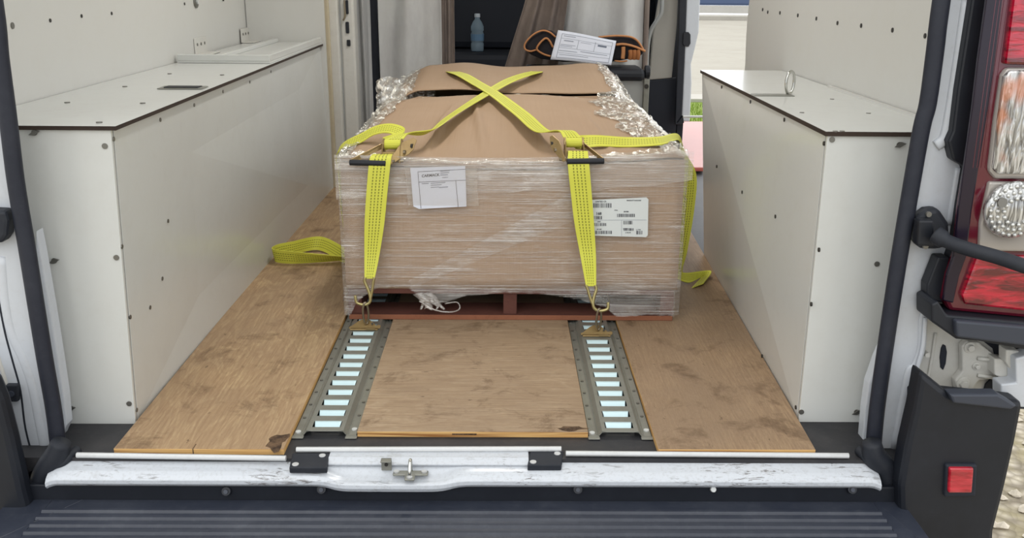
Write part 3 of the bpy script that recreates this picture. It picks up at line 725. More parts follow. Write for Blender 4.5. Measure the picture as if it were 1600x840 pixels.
# rolled over the top rim: crinkled skirt lying on the top edges
def rim(u, v):
    # u runs: left side front->back, v across inward
    return None
def rim_side(sx):
    X = WX0-.004 if sx < 0 else WX1+.004
    def fn(u, v):
        y = WY0+(WY1-WY0)*u
        wd = (.06+.12*math.sin(math.pi*min(1, u*1.3))**1.0) if sx > 0 else (.035+.10*u)
        if u > .6: wd = .09
        wd *= 1+.25*noise.noise(Vector((u*14, sx, 2)))
        x = X-sx*wd*v; z = topz(x, y)+.006+.008*(1-v)+.010*noise.noise(Vector((x*40, y*22, 3)))*(1-.4*v)+.008*noise.noise(Vector((x*90, y*60, 8)))
        if v == 0: z -= .006
        return (x, y, max(z, topz(x, y)+.004))
    return fn
for sx in (-1, 1):
    mb = MB(); mb.grid(rim_side(sx), 200, 26); mb.build('top_rim', film_crinkle, wrap, smooth=True)
def rim_front(u, v):
    x = WX0+(WX1-WX0)*u; wd = .028+.035*abs(2*u-1)**4+.008*noise.noise(Vector((u*16, 2, 2)))
    y = WY0-.004+wd*v; z = topz(x, max(y, CY0+.012))+.008+.004*noise.noise(Vector((x*50, y*70, 3)))
    return (x, y, z)
mb = MB(); mb.grid(rim_front, 140, 8); mb.build('top_rim', film_crinkle, wrap, smooth=True)
def mid_band(u, v):     # film bridging the gap between both boxes
    x = WX0+.02+(WX1-WX0-.04)*u; y = CY1-.065+(.10)*v
    z = topz(x, CY1-.012)+.002+.004*noise.noise(Vector((x*30, y*60, 5)))
    return (x, y, z)
mb = MB(); mb.grid(mid_band, 140, 12); mb.build('film_bridge', film_crinkle, wrap, smooth=True)
def tuft(u, v):
    a = u*3.4; base = at(640+100*u, 100+0*u, 3.5)
    return base
# loose film tail hanging in front of the pallet opening
mb = MB()
for k in range(7):
    c0 = at(648+random.random()*22, 458, WY0-.008); pth = [c0]
    for q in range(4): pth.append(pth[-1]+Vector((random.uniform(-.006, .018), random.uniform(-.004, .002), -.011)))
    mb.ribbon(pth, [.02, .016, .012, .010, .006], [(1, .2, .3)]*5, .0006, 5)
mb.tube([at(655, 470, WY0-.012), at(680, 484, WY0-.014), at(705, 487, WY0-.014), at(718, 482, WY0-.014), at(714, 472, WY0-.012), at(695, 474, WY0-.012)], .0022, 6)
mb.build('film_tail', film_thick, wrap, smooth=True)
# pulled-up tuft at the far left corner of the load
def tuft_fn(u, v):
    x = -.445+.20*u; y = 3.30+.35*u*.3; zt = .500+.055*math.sin(math.pi*min(1, u*1.2+.25))
    z = .40+(zt-.40)*v; return (x+.006*noise.noise(Vector((u*9, v*9, 1))), y+.018*noise.noise(Vector((u*12, v*7, 4))), z)
mb = MB(); mb.grid(tuft_fn, 36, 24); mb.build('film_tuft', film_crinkle, wrap, smooth=True)

# ================================================================== ratchet straps
def wd(a, b): return (b-a)
def build_ratchet(st, base, s):
    bF = base + Vector((-s*(.036 if s < 0 else .004), 0, 0))
    # base: inner end of the grip; s = -1 grip runs to the left, +1 to the right
    ln = .093 if s < 0 else .096
    r = MB(); g0 = base+Vector((s*.002, -.012, 0)); g1 = base+Vector((s*ln, -.012, .002))
    r.tube([g0, g1], .0075, 14, smoothn=3); rat = r.build('ratchet_grip', black_plastic, st, smooth=False, bevel=.0015)
    # inner lever plate (broad diamond seen from the rear)
    pc = base+Vector((-s*.004, -.012, 0)); n_ = Vector((-s*.55, 0, 0))
    def plate(P0, P1, wmax, th, nm, par, holes=True):
        d = P1-P0; dn_ = d.normalized(); side = Vector((-s*(.85 if s < 0 else .5), -.25, -.5)); side = (side-dn_*side.dot(dn_)).normalized()
        m_ = MB(); pts = []
        for t_, w_ in ((0, .25), (.08, .42), (.35, .72), (.55, 1), (.72, .95), (.9, .55), (1, .3)): pts.append(P0+d*t_+side*wmax*w_)
        for t_, w_ in reversed(((0, .25), (.08, .42), (.35, .55), (.55, .8), (.72, .85), (.9, .5), (1, .3))): pts.append(P0+d*t_-side*wmax*w_)
        m_.prism(pts, dn_.cross(side)*th); return m_.build(nm, gold, par, bevel=.0008)
    ax = bF+Vector((-s*.018, .050, .034))        # axle line
    pl = plate(pc, bF+Vector((-s*.030, .066, .050)), (.019 if s < 0 else .014), .003, 'lever_plate', st)
    for t_, rr in ((.08, .004), (.5, .0055), (.78, .0065)):
        c = pc+(bF+Vector((-s*.028, .072, .040))-pc)*t_; m_ = MB(); m_.disc(c+Vector((s*-.006, -.006, .002)), (-s, -.25, .1), rr, .005, 12); m_.build('rivet', link_steel if t_ < .6 else screw_dark, pl)
    # outer lever arm: long diagonal plate from grip end to the axle
    a_ = g1; b_ = bF+Vector((s*.040, .060, .034)); m_ = MB()
    m_.prism([a_+Vector((0, 0, -.006)), a_+Vector((0, .003, .007)), b_+Vector((0, .012, .012)), b_+Vector((-s*.004, .016, -.010)), b_+Vector((s*.02, -.012, -.010))], (s*-.003, 0, 0)); m_.build('lever_arm', gold, st, bevel=.0008)
    # frame cheeks, crossbars, wound spool
    for dx in (.004, .050):
        m_ = MB(); c = bF+Vector((s*dx, 0, 0)); m_.prism([c+Vector((0, .006, -.004)), c+Vector((0, .008, .010)), c+Vector((0, .04, .040)), c+Vector((0, .066, .044)), c+Vector((0, .085, .030)), c+Vector((0, .09, .006)), c+Vector((0, .05, .0))], (s*.0028, 0, 0)); fr = m_.build('frame_cheek', gold, st, bevel=.0008)
        m_ = MB(); c = bF+Vector((s*(dx-.002), .058, .034)); m_.disc(c, (s, 0, 0), .017, .004, 9); m_.build('ratchet_gear', gold, fr)
    m_ = MB(); m_.tube([bF+Vector((s*.006, .058, .036)), bF+Vector((s*.050, .058, .036))], .0125, 14, smoothn=2); m_.build('wound_webbing', web, st, smooth=False)
    m_ = MB(); m_.box(tuple(min(a, b) for a, b in zip(bF+Vector((s*.005, .022, .012)), bF+Vector((s*.050, .030, .022)))), tuple(max(a, b) for a, b in zip(bF+Vector((s*.005, .022, .012)), bF+Vector((s*.050, .030, .022))))); m_.build('pawl_bar', gold, st, bevel=.001)
    m_ = MB(); m_.tube([bF+Vector((s*-.004, .012, .002)), bF+Vector((s*.054, .012, .002))], .004, 10, smoothn=2); m_.build('cross_bolt', link_steel, st)
def hook(st, top, bot, s):
    # J hook of round wire under the webbing; s = side the open tip points to
    def P(t_, dx, dz=0): return top.lerp(bot, t_)+Vector((s*dx, 0, dz))
    m_ = MB(); m_.tube([P(-.05, .012), P(.12, .011), P(.45, -.002), P(.78, -.011), P(.95, -.008), P(1, .003), P(.98, .014), P(.9, .024), P(.65, .030)], .0040, 10); h = m_.build('wire_hook', goldwire, st, smooth=True)
    m_ = MB(); m_.tube([P(-.05, -.012), P(.12, -.011), P(.45, -.012), P(.75, -.011)], .0036, 10); m_.build('hook_wire', goldwire, h, smooth=True)
def ground_y(px, py): return onz(px, py, .02).y
fl = onz(569, 515, .0145); fr = onz(932, 525, .0145)
# ---- left strap
stL = thing('ratchet_strap', 'yellow ratchet strap with its ratchet on the left front corner of the box', 'strap', (-.33, 2.31, .02), 'yellow ratchet straps over the load')
bL = at(605, 255, 2.325)
build_ratchet(stL, bL+Vector((0, 0, .002)), -1)
WYF = 2.305
m_ = MB(); m_.ribbon([at(598, 241, 2.345), at(594, 251, WYF+.008), at(589, 300, WYF), at(585, 350, WYF-.001), at(581, 400, WYF-.004), at(577.5, 435, fl.y+.010)], [.050, .054, .053, .050, .038, .026], [(1, 0, .0)]*6); m_.build('lower_webbing', web, stL)
hook(stL, at(577.5, 435, fl.y+.010), Vector((fl.x+.005, fl.y+.004, .083)), -1)
def over(px, py, zz): return onz(px, py, zz)
def topc(px, py, add=.012):
    zz = .47
    for _ in range(40):
        p = onz(px, py, zz); zz = .6*zz+.4*(topz(p.x, p.y)+add)
    return onz(px, py, zz)
pa = bL+Vector((.020, .062, .036))
m_ = MB(); m_.ribbon([bL+Vector((.012, .060, .050)), bL+Vector((.040, .100, .060)), topc(672, 205, .034), topc(706, 180, .030), topc(765, 143, .024), topc(800, 124, .03), topc(835, 113, .02), Vector((.14, 3.945, .50)), Vector((.145, 3.96, .38))],
    [.045, .026, .038, .047, .05, .05, .05, .05, .05], [(1, 0, 0), (.9, -.3, .2), (.7, -.45, .45), (.72, -.55, .3), (.75, -.6, .1), (.85, -.5, .0), (1, -.2, 0), (1, 0, 0), (1, 0, 0)]); m_.build('upper_webbing', web, stL)
# free tail: loop rising behind the ratchet, over the left rim, down the side, looping on the floor
q = lambda px, py, Y: at(px, py, Y)
m_ = MB(); m_.ribbon([bL+Vector((-.02, .075, .034)), q(630, 212, 2.44), q(612, 201, 2.48), q(588, 203, 2.50), q(565, 215, 2.50), Vector((-.447, 2.52, .44)), Vector((-.458, 2.58, .36)), Vector((-.462, 2.62, .25)), Vector((-.470, 2.72, .10)), Vector((-.50, 2.86, .035)), onz(500, 380, .040), onz(455, 388, .040), onz(433, 393, .040), onz(429, 399, .040), onz(455, 402, .038), onz(500, 403, .034), onz(540, 403, .032)],
    [.04]+[.046]*16, [(0, .6, 1), (.1, .8, .6), (.1, .9, .4), (.1, .9, .4), (.1, .9, .5), (0, 1, .2), (0, 1, .1), (0, 1, .1), (0, .9, .3), (.3, .5, .9), (.2, .4, 1), (.1, .3, 1), (0, .2, 1), (-.2, -.1, 1), (-.1, -.25, 1), (0, -.6, .7), (0, -.7, .4)]); m_.build('loose_tail', web, stL)
# ---- right strap
stR = thing('ratchet_strap', 'yellow ratchet strap with its ratchet right of centre on the box front edge', 'strap', (.22, 2.31, .02), 'yellow ratchet straps over the load')
bR = at(884, 252, 2.325)
build_ratchet(stR, bR+Vector((0, 0, .002)), 1)
m_ = MB(); m_.ribbon([at(903, 236, 2.345), at(904, 258, WYF+.004), at(908, 300, WYF), at(913, 350, WYF-.001), at(919, 400, WYF-.008), at(923.5, 447, fr.y+.014)], [.050, .054, .053, .050, .040, .026], [(1, 0, .0)]*6); m_.build('lower_webbing', web, stR)
hook(stR, at(923.5, 447, fr.y+.014), Vector((fr.x+.005, fr.y+.004, .083)), 1)
m_ = MB(); m_.ribbon([bR+Vector((.020, .060, .050)), bR+Vector((.002, .100, .062)), topc(848, 205, .040), topc(815, 178, .034), topc(775, 148, .026), topc(745, 130, .018), topc(717, 115, .016), Vector((-.235, 3.945, .50)), Vector((-.24, 3.96, .38))],
    [.046, .042, .048, .05, .05, .05, .05, .05, .05], [(1, .1, 0), (1, .25, -.05), (.9, .45, -.05), (.88, .5, 0), (.85, .55, 0), (.85, .5, 0), (1, .2, 0), (1, 0, 0), (1, 0, 0)]); m_.build('upper_webbing', web, stR)
m_ = MB(); m_.ribbon([bR+Vector((.03, .070, .040)), topc(905, 222, .022), topc(935, 220, .02), topc(980, 222, .012), topc(1030, 220, .016), Vector((.478, 2.52, topz(.47, 2.52)+.022)), Vector((.500, 2.56, .43)), Vector((.533, 2.60, .36)), Vector((.534, 2.61, .26)), Vector((.524, 2.62, .13)), Vector((.522, 2.64, .06)), Vector((.56, 2.67, .03)), onz(1103, 428, .024), onz(1090, 446, .02)],
    [.042]+[.046]*9+[.04]*4, [(.2, .7, .8), (.1, .8, .7), (.1, .9, .5), (.1, .9, .4), (0, 1, .3), (.1, 1, .2), (.5, 1, 0), (.9, .5, 0), (1, .3, 0), (1, .3, 0), (.9, .4, .2), (0, .9, .5), (.6, .3, .3), (.8, .3, .2)]); m_.build('loose_tail', web, stR)
# ---- fittings latched into the rails
def fitting(cx, cy, label):
    t_ = thing('tie_down_fitting', label, 'fitting', (cx, cy, .0145), 'brass-coloured fittings latched in the rails')
    m_ = MB(); Z0 = .0150
    sl = lambda x, h: Vector((cx+x, cy+.030*h/.036*.9, Z0+h*.55))
    pts = [sl(-.040, .004), sl(-.040, .010), sl(-.034, .0125), sl(-.016, .030), sl(-.006, .036), (sl(.006, .036)), sl(.018, .028), sl(.030, .014), sl(.037, .0165), sl(.042, .014), sl(.041, .006), sl(.034, .004)]
    m_.prism(pts, (0, .0022, -.0018)); pl = m_.build('plate', gold, t_, bevel=.0006)
    m_ = MB(); m_.box((cx-.036, cy-.006, Z0), (cx+.036, cy+.006, Z0+.0035)); m_.build('foot', gold, t_, bevel=.001)
    m_ = MB(); m_.disc(sl(.020, .018)+Vector((0, -.002, .002)), (0, -.8, .7), .0028, .002, 10); m_.build('latch_pin', screw_dark, t_)
    m_ = MB(); m_.box((cx+.006, cy-.009, Z0+.0035), (cx+.030, cy-.004, Z0+.0065)); m_.build('latch_lever', gold, t_, bevel=.0006)
    # elongated ring through the plate
    lz0 = Z0+.012; m_ = MB(); lp = []
    for k in range(21):
        a = 2*math.pi*k/20; lp.append(Vector((cx+.005+.0065*math.sin(a), cy+.012+.004*math.sin(a)-.010*(.5-.5*math.cos(a)), lz0+.031*(1-math.cos(a)))))
    m_.tube(lp, .0030, 8, smoothn=2, cap=False); m_.build('ring', link_steel, t_, smooth=True)
    return t_
fl = onz(569, 515, .0145); fr = onz(932, 525, .0145)
fitting(fl.x, fl.y, 'brass-coloured triangular fitting latched in the left rail')
fitting(fr.x, fr.y, 'brass-coloured triangular fitting latched in the right rail')

# ================================================================== things at the cab end
def curtain(name, label, x0, x1, Y, z0, z1, m, folds, amp, flare=None, seed=0):
    mb = MB()
    def fn(u, v):
        z = z1+(z0-z1)*v; a, b = (flare(v) if flare else (x0, x1)); x = a+(b-a)*u
        y = Y+amp*math.sin(2*math.pi*folds*u+1.8*noise.noise(Vector((u*3, v*2, seed))))+amp*.22*math.sin(2*math.pi*folds*1.9*u+1+2*v)
        return (x+.2*amp*noise.noise(Vector((u*9, v*3, seed))), y, z)
    mb.grid(fn, 90, 30)
    o = mb.build(name, m, solid=.003, smooth=True); return _set(o, label, 'curtain')
curtain('curtain', 'wide pale grey curtain hanging left behind the load', at(592, 60, 4.30).x, at(690, 60, 4.30).x, 4.30, .02, 1.6, curt_grey, 1.5, .022, seed=1)
curtain('curtain', 'narrow brownish curtain edge hanging beside the dark cab opening, left side', at(688, 60, 4.37).x, at(710, 60, 4.37).x, 4.37, .02, 1.6, curt_brown, 1.2, .018, seed=6)
curtain('curtain', 'narrow grey curtain fold hanging next to the left door pillar', at(556, 60, 4.37).x, at(579, 60, 4.37).x, 4.37, .02, 1.6, curt_grey, 1.3, .02, seed=3)
x_a, x_b = at(868, 40, 4.42).x, at(1006, 40, 4.42).x
def fl_r(v):
    return (x_a-.02+.0*v, x_b+.01*v)
curtain('curtain', 'grey curtain hanging behind the bag with orange trim', x_a, x_b, 4.45, .02, 1.6, curt_grey, 2.2, .022, fl_r, seed=4)
def fl_b(v):
    z = 1.6+(.02-1.6)*v; k = max(0, min(1, (.80-z)/.32)); return (at(822, 0, 4.47).x-.10*k, at(885, 0, 4.47).x-.04*k)
curtain('curtain', 'brownish curtain edge flaring left beside the dark cab opening, right side', 0, 0, 4.385, .02, 1.6, curt_brown, 2.6, .02, fl_b, seed=5)
mb = MB(); xx = at(1008, 40, 4.46).x; mb.tube([(xx, 4.46, 1.6), (xx+.003, 4.46, .9), (xx+.008, 4.45, .4), (xx+.008, 4.45, .05)], .012, 10)
_set(mb.build('curtain', curt_brown, smooth=True), 'thin brown curtain edge hanging beside the beige door trim', 'curtain')
# dark cab console with a bottle
con = thing('cab_seat', 'dark seat in the cab seen between the curtains', 'seat', (-.1, 5.0, 0))
mb = MB(); mb.box((-.42, 4.85, 0), (.28, 5.25, .515)); mb.build('seat_base', seat_dark, con, bevel=.03)
mb = MB(); mb.box((-.42, 5.12, .516), (.28, 5.25, 1.15)); mb.build('backrest', seat_dark, con, bevel=.04)
bz = .517; bp0 = at(746, 86, 4.98); bpx = bp0.x
bot = thing('water_bottle', 'clear water bottle standing on the dark seat in the cab', 'bottle', (bpx, 4.98, bz))
mb = MB(); mb.lathe([(.030, 0), (.034, .006), (.034, .04), (.031, .045), (.034, .05), (.034, .09), (.030, .10), (.034, .106), (.034, .125), (.024, .148), (.0135, .162), (.0135, .172)], (bpx, 4.98, bz), 20); mb.build('bottle_body', bottle_m, bot, smooth=True)
mb = MB(); mb.lathe([(.015, .172), (.015, .188), (.012, .19)], (bpx, 4.98, bz), 16); mb.build('cap', bottle_cap, bot)
mb = MB(); mb.lathe([(.0345, .055), (.0345, .088)], (bpx, 4.98, bz), 20); mb.build('bottle_label', mat('bottle_label', g((96, 128, 158)), .5), bot)
# black folding bench / case
tbl = thing('folding_bench', 'black topped metal bench under the bag behind the load', 'bench', (.35, 4.2, 0))
ta = at(826, 98, 4.10); tb_ = at(1010, 98, 4.10); tzz = .512
mb = MB(); mb.box((ta.x, 4.10, .462), (tb_.x, 4.335, tzz)); mb.build('top', black_plastic, tbl, bevel=.018)
for xx in (ta.x-.008, tb_.x+.0):
    mb = MB(); mb.disc((xx, 4.13, .50), (1, 0, 0), .028, .02, 16); mb.build('hinge_cap', black_plastic, tbl, bevel=.002)
    mb = MB(); mb.box((xx-.004, 4.11, .014), (xx+.020, 4.14, .47)); lg = mb.build('leg', steel, tbl, bevel=.003)
    mb = MB(); mb.disc((xx+.006, 4.108, .44), (0, -1, 0), .010, .006, 12); mb.build('bolt', screw_dark, lg)
    mb = MB(); mb.box((xx-.004, 4.305, .014), (xx+.020, 4.33, .462)); mb.build('leg', steel, tbl, bevel=.003)
mb = MB(); mb.box((tb_.x-.12, 4.125, .28), (tb_.x-.005, 4.135, .462)); mb.build('side_plate', grey_paint, tbl, bevel=.002)
# bag
bgt = thing('tool_bag', 'black folded bag with orange trim lying on the bench', 'bag', (.3, 4.2, .515))
BY = 4.18
def outline_lump(pts, Y, depth, name, m, parent, bev=.015):
    mb = MB(); mb.prism([at(px, py, Y) for px, py in pts], (0, depth, 0)); return mb.build(name, m, parent, bevel=bev)
outline_lump([(820, 72), (829, 58), (848, 48), (864, 50), (880, 60), (930, 62), (970, 57), (994, 60), (1008, 80), (1002, 88), (985, 92), (955, 97), (880, 97), (845, 92), (826, 84)], BY, .13, 'body', bag_black, bgt)
def trim(pts, Y, w=.007, name='piping'):
    mb = MB(); mb.tube([at(px, py, Y) for px, py in pts], w, 8, flat=.6, smoothn=5); mb.build(name, orange_trim, bgt, smooth=True)
trim([(868, 58), (858, 50), (846, 48), (832, 55), (821, 67), (820, 76), (828, 80), (838, 78)], BY-.008, .0065)
trim([(864, 74), (858, 63), (852, 60), (843, 68), (839, 77), (848, 84), (860, 88)], BY-.012, .0075)
trim([(935, 58), (960, 56), (982, 57), (994, 62), (1002, 72), (1006, 80)], BY-.008, .007)
trim([(962, 70), (975, 69), (992, 73), (1008, 80)], BY-.012, .009)
trim([(974, 73), (974, 82), (973, 92)], BY-.012, .009, 'strap')
trim([(960, 95), (972, 96), (980, 95)], BY-.012, .006, 'strap')
for k, px in enumerate((984, 990, 996)):
    mb = MB(); a = at(px, 85, BY-.01); mb.tube([a+Vector((0, -.01, -.020)), a+Vector((.002, -.014, 0)), a+Vector((0, -.008, .018))], .0095, 10); mb.build('rolled_strap', brown_roll, bgt, smooth=True)
# paper sheet leaning on the bag
ps = thing('paper_sheet', 'white printed form leaning on the front of the black and orange bag', 'paper', tuple(at(910, 100, 4.13)))
PYp = 4.13
c4 = [at(872, 47, PYp+.02), at(963, 63, PYp+.02), at(955, 101, PYp-.008), at(860, 93, PYp-.008)]
def pfn(u, v):
    a = c4[0].lerp(c4[1], u); b = c4[3].lerp(c4[2], u); p = a.lerp(b, v); p.y -= .006*math.sin(math.pi*u); p.z += .002*math.sin(u*5); return p
mb = MB(); mb.grid(pfn, 16, 8); mb.build('sheet', paper, ps, solid=.0006, smooth=True)
def pq(u0, v0, u1, v1, m, nm='printing'):
    mb = MB(); mb.grid(lambda u, v: pfn(u0+(u1-u0)*u, v0+(v1-v0)*v)+Vector((0, -.0012, 0)), 6, 1); return mb
def prn(cells, m, nm):
    M_ = MB()
    for c in cells:
        q_ = pq(*c, m); b = len(M_.v); M_.v += q_.v
        for f in q_.f: M_.f.append(tuple(i+b for i in f)); M_.mi.append(0)
    M_.build(nm, m, ps)
fr_w = .008
prn([(.08, .09, .95, .105), (.08, .90, .95, .915), (.08, .09, .088, .9), (.942, .09, .95, .9), (.08, .24, .95, .25), (.38, .24, .387, .56), (.66, .2, .667, .56), (.08, .56, .95, .57), (.08, .74, .95, .75)], ink_light, 'form_frame')
prn([(.12, .15, .32, .17), (.14, .30, .3, .33), (.10, .45, .35, .465), (.10, .50, .3, .515), (.42, .30, .6, .31), (.45, .62, .9, .64), (.1, .66, .4, .68), (.12, .80, .6, .815)], ink_light, 'form_text')
prn([(.71, .27, .86, .34)], mat('print_grey', g((110, 118, 134)), .8), 'form_heading')

# ---- left sliding-door post, right B post, red sill
vp = thing('door_post', 'white door post with dark latch holes left behind the load', 'door post', (-.7, 4.0, 0))
xa = at(509, 60, 4.0).x; xb = at(530, 60, 4.0).x; xc = at(553, 60, 4.0).x
mb = MB(); mb.box((xa+.001, 3.99, .0), (xb, 4.06, 1.93)); mb.build('post_inner', cream_paint, vp, bevel=.006)
mb = MB(); mb.box((xb, 4.03, 0), (xc, 4.12, 1.93)); mb.build('post_outer', cream_paint, vp, bevel=.01)
mb = MB(); mb.tube([(xb+.001, 4.028, 0.0), (xb+.001, 4.028, 1.93)], .004, 8, smoothn=2); mb.build('seam_bead', grey_paint, vp)
mb = MB(); mb.box((xa-.004, 3.965, .0), (xa+.022, 3.99, 1.93)); mb.build('edge_strip', dirty('cream_strip', g((196, 184, 158)), g((160, 140, 104)), .5, .3, .6, 8), vp, bevel=.002, label='yellowed edge strip')
for (p0, p1) in (((540, 0), (545, 22)), ((540, 34), (546, 52)), ((542, 62), (548, 72))):
    a = at(*p0, 4.028); b = at(*p1, 4.028); mb = MB(); mb.box((a.x, 4.020, b.z), (b.x, 4.0295, a.z)); mb.build('latch_hole', black_plastic, vp, bevel=.003)
mb = MB(); mb.tube([at(538, 0, 4.015), at(539, 24, 4.015), at(536, 32, 4.015)], .004, 8); mb.build('latch_lever', link_steel, vp)
mb = MB(); mb.box((xc, 4.40, 0), (at(590, 60, 4.40).x, 4.43, 1.93)); _set(mb.build('dark_door_strip', seal_rubber, bevel=.004), 'dark strip standing in for the shaded gap between door post and pale grey curtain', 'gap')  # dark strip added to give the open gap its shade

bpst = thing('door_post', 'white door post with a dark oval hole beside the sliding door opening', 'door post', (.9, 4.6, 0))
W_ = lambda px, py: at(px, py, 4.6)
mb = MB(); mb.prism([W_(1065, 190), W_(1071, 60), W_(1075, -60), W_(1099, -60), W_(1094, 0), W_(1092, 50), W_(1085, 80), W_(1080, 100), W_(1081, 130), W_(1078, 190)], (0, .05, 0)); mb.build('post', white_paint, bpst, bevel=.006)
mb = MB(); mb.prism([W_(1055, 195), W_(1060, 60), W_(1063, -60), W_(1075, -60), W_(1071, 60), W_(1065, 195)], (0, .03, 0)); mb.build('rubber_seal', black_rubber, bpst, bevel=.004)
mb = MB(); mb.prism([at(px, py, 4.592) for px, py in ((1068, 52), (1070, 50), (1076, 50), (1079, 54), (1079, 68), (1076, 73), (1069, 72), (1067, 68))], (0, .012, 0)); mb.build('latch_hole', black_plastic, bpst, bevel=.002)
mb = MB(); mb.prism([at(px, py, 4.66) for px, py in ((1014, 125), (1020, 55), (1040, -60), (1062, -60), (1058, 40), (1050, 122))], (0, .03, 0)); mb.build('beige_trim', beige_plastic, bpst, bevel=.006, label='beige plastic inner trim')
mb = MB(); mb.prism([at(px, py, 4.66) for px, py in ((1002, 215), (1008, 126), (1062, 121), (1056, 215))], (0, .03, 0)); mb.build('kick_panel', seat_dark, bpst, bevel=.006)
mb = MB(); mb.tube([at(px, py, 4.60) for px, py in ((1034, -30), (1034, 15), (1028, 30), (1017, 48), (1012, 75), (1010, 120))], .010, 10); mb.build('grab_tube', grey_paint, bpst, smooth=True)
rs0 = onz(1052, 192, .0); 
st_ = thing('door_step', 'faded red step plate at the sliding door opening behind the load', 'step', (.9, 4.0, .02))
mb = MB(); mb.prism([Vector((p.x, p.y, .0+.012)) for p in (onz(1062, 262, .03), onz(1055, 190, .03), onz(1100, 190, .03), onz(1100, 262, .03))], (0, 0, .02)); mb.build('tread', red_plastic, st_, bevel=.004)
mb = MB(); mb.tube([at(1067, 182, 4.5), at(1110, 182, 4.5)], .006, 8, smoothn=2); mb.build('rail', white_tube, st_)
mb = MB(); mb.prism([at(px, py, 4.5) for px, py in ((1059, 192), (1067, 181), (1069, 192))], (0, .03, 0)); mb.build('bracket', black_plastic, st_)

# ================================================================== van rear body
van = thing('van', 'white van rear doorway with black step bumper and red tail light', 'van', (-.06, 1.62, -.6))
def plate_px(name, pts, Y, depth, m, parent=van, bevel=.004, label=None, smooth=False):
    mb = MB(); mb.prism([at(px, py, Y) for px, py in pts], (0, depth, 0)); return mb.build(name, m, parent, bevel=bevel, label=label)
# outer shell so the body has depth
mb = MB(); mb.box((-1.16, 1.75, -.35), (-1.10, 5.7, 1.99)); mb.build('side_skin', white_paint, van, bevel=.01)
mb = MB(); mb.box((.972, 1.75, -.35), (1.03, 3.45, 1.99)); mb.build('side_skin', white_paint, van, bevel=.01)
mb = MB(); mb.box((-1.16, 1.70, 1.995), (1.03, 5.7, 2.05)); mb.build('roof_skin', white_paint, van, bevel=.01)
# sill: rounded white beam with a latch recess
def sill_fn(u, v):
    xa_ = at(78, 740, 1.60).x; xb_ = at(1372, 740, 1.60).x; x = xa_+(xb_-xa_)*u
    rc_ = lambda x, a, b, s: 1/(1+math.exp(-(x-a)/s))*1/(1+math.exp((x-b)/s))
    dip = rc_(x, at(520, 740, 1.6).x, at(705, 740, 1.6).x, .010)
    prof = [(1.640, -.005), (1.625, -.005), (1.612, -.008), (1.602, -.012), (1.592, -.015), (1.583, -.020), (1.577, -.027), (1.577, -.035), (1.582, -.041)]
    k = v*(len(prof)-1); i = min(int(k), len(prof)-2); t_ = k-i; y = prof[i][0]+(prof[i+1][0]-prof[i][0])*t_; z = prof[i][1]+(prof[i+1][1]-prof[i][1])*t_
    bowl = math.exp(-((v-.48)/.24)**2); z -= dip*.013*bowl; y -= dip*.010*v; 
    if v > .7: z -= dip*.006*(v-.7)/.3
    mid = rc_(x, at(450, 740, 1.6).x, at(884, 740, 1.6).x, .003)

    e = min(u, 1-u); z -= .007*max(0, 1-e/.015)**2
    return (x, y, z)
mb = MB(); mb.grid(sill_fn, 260, 48)
sill_m = dirty('sill_paint', g((196, 200, 206)), g((120, 112, 102)), .25, .6, .75, 16, thr=(.62, .78))
n_ = N(sill_m); old = n_.p.inputs['Base Color'].links[0].from_socket
sc_ = n_.ramp(n_.noise(n_.coord((14, 60, 90)), 1.6, 5, .75, 1.0), [(.55, (0, 0, 0)), (.60, (1, 1, 1))])
pt_ = n_.ramp(n_.noise(n_.coord(), 5, 3, .5), [(.48, (0, 0, 0)), (.6, (1, 1, 1))])
n_.base(n_.mix(n_.math('MULTIPLY', n_.math('MULTIPLY', sc_, pt_), .8), old, g((96, 90, 86))))
mb.build('sill', sill_m, van, smooth=True)
mb = MB(); mb.box((-.93, 1.588, -.082), (.80, 1.64, -.0440)); mb.build('sill_gasket', black_plastic, van, bevel=.002)
for px, m_c in ((353, 0), (502, 0), (903, 0), (1115, 1), (1332, 0)):
    p = at(px, 768 if px != 353 else 771, 1.580); mb = MB(); mb.disc(p+Vector((0, .010, 0)), (0, -1, .5), .009 if not m_c else .0055, .010, 16); cl = mb.build('push_clip', black_plastic if not m_c else white_tube, van, bevel=.001)
    if not m_c: mb = MB(); mb.disc(p+Vector((0, .0005, .004)), (0, -1, .5), .0042, .002, 12); mb.build('clip_pin', grey_plastic, cl)
mb = MB(); fa, fb = at(512, 740, 1.6).x, at(826, 740, 1.6).x
mb.prism([(fa, 1.652, .0004), (fa, 1.652, .0022), (fa, 1.617, .0022), (fa, 1.604, -.0055), (fa, 1.604, -.009)], (fb-fa, 0, 0)); mb.build('sill_flange', sill_m, van, bevel=.001)
# aluminium edge rods
for (p0, p1) in (((120, 710.5), (447, 715.5)), ((463, 702), (877, 701)), ((884, 708), (1326, 711.5))):
    a = onz(*p0, .006); b = onz(*p1, .006); mb = MB(); mb.tube([a, b], .0055, 10, smoothn=2); mb.build('edge_rod', aluminium, van, smooth=False, bevel=.0005)
# black striker pads
for (x0, x1, y0, y1) in ((452, 515, 709, 732), (824, 881, 706, 728)):
    q_ = [onz(x0+5, y0, .0), onz(x1, y0, .0), onz(x1-4, y1, -.004), onz(x0, y1, -.004)]
    mb = MB(); mb.hexa([p+Vector((0, 0, -.010)) for p in q_], (0, 0, .013)); pd = mb.build('striker_pad', black_rubber, van, bevel=.002)
    for fx, fy in ((.15, .8), (.82, .2)):
        c = q_[0].lerp(q_[1], fx).lerp(q_[3].lerp(q_[2], fx), fy)+Vector((0, 0, .002)); mb = MB(); mb.disc(c, (0, 0, 1), .0065, .0025, 14); mb.build('bolt', aluminium, pd, bevel=.0006)
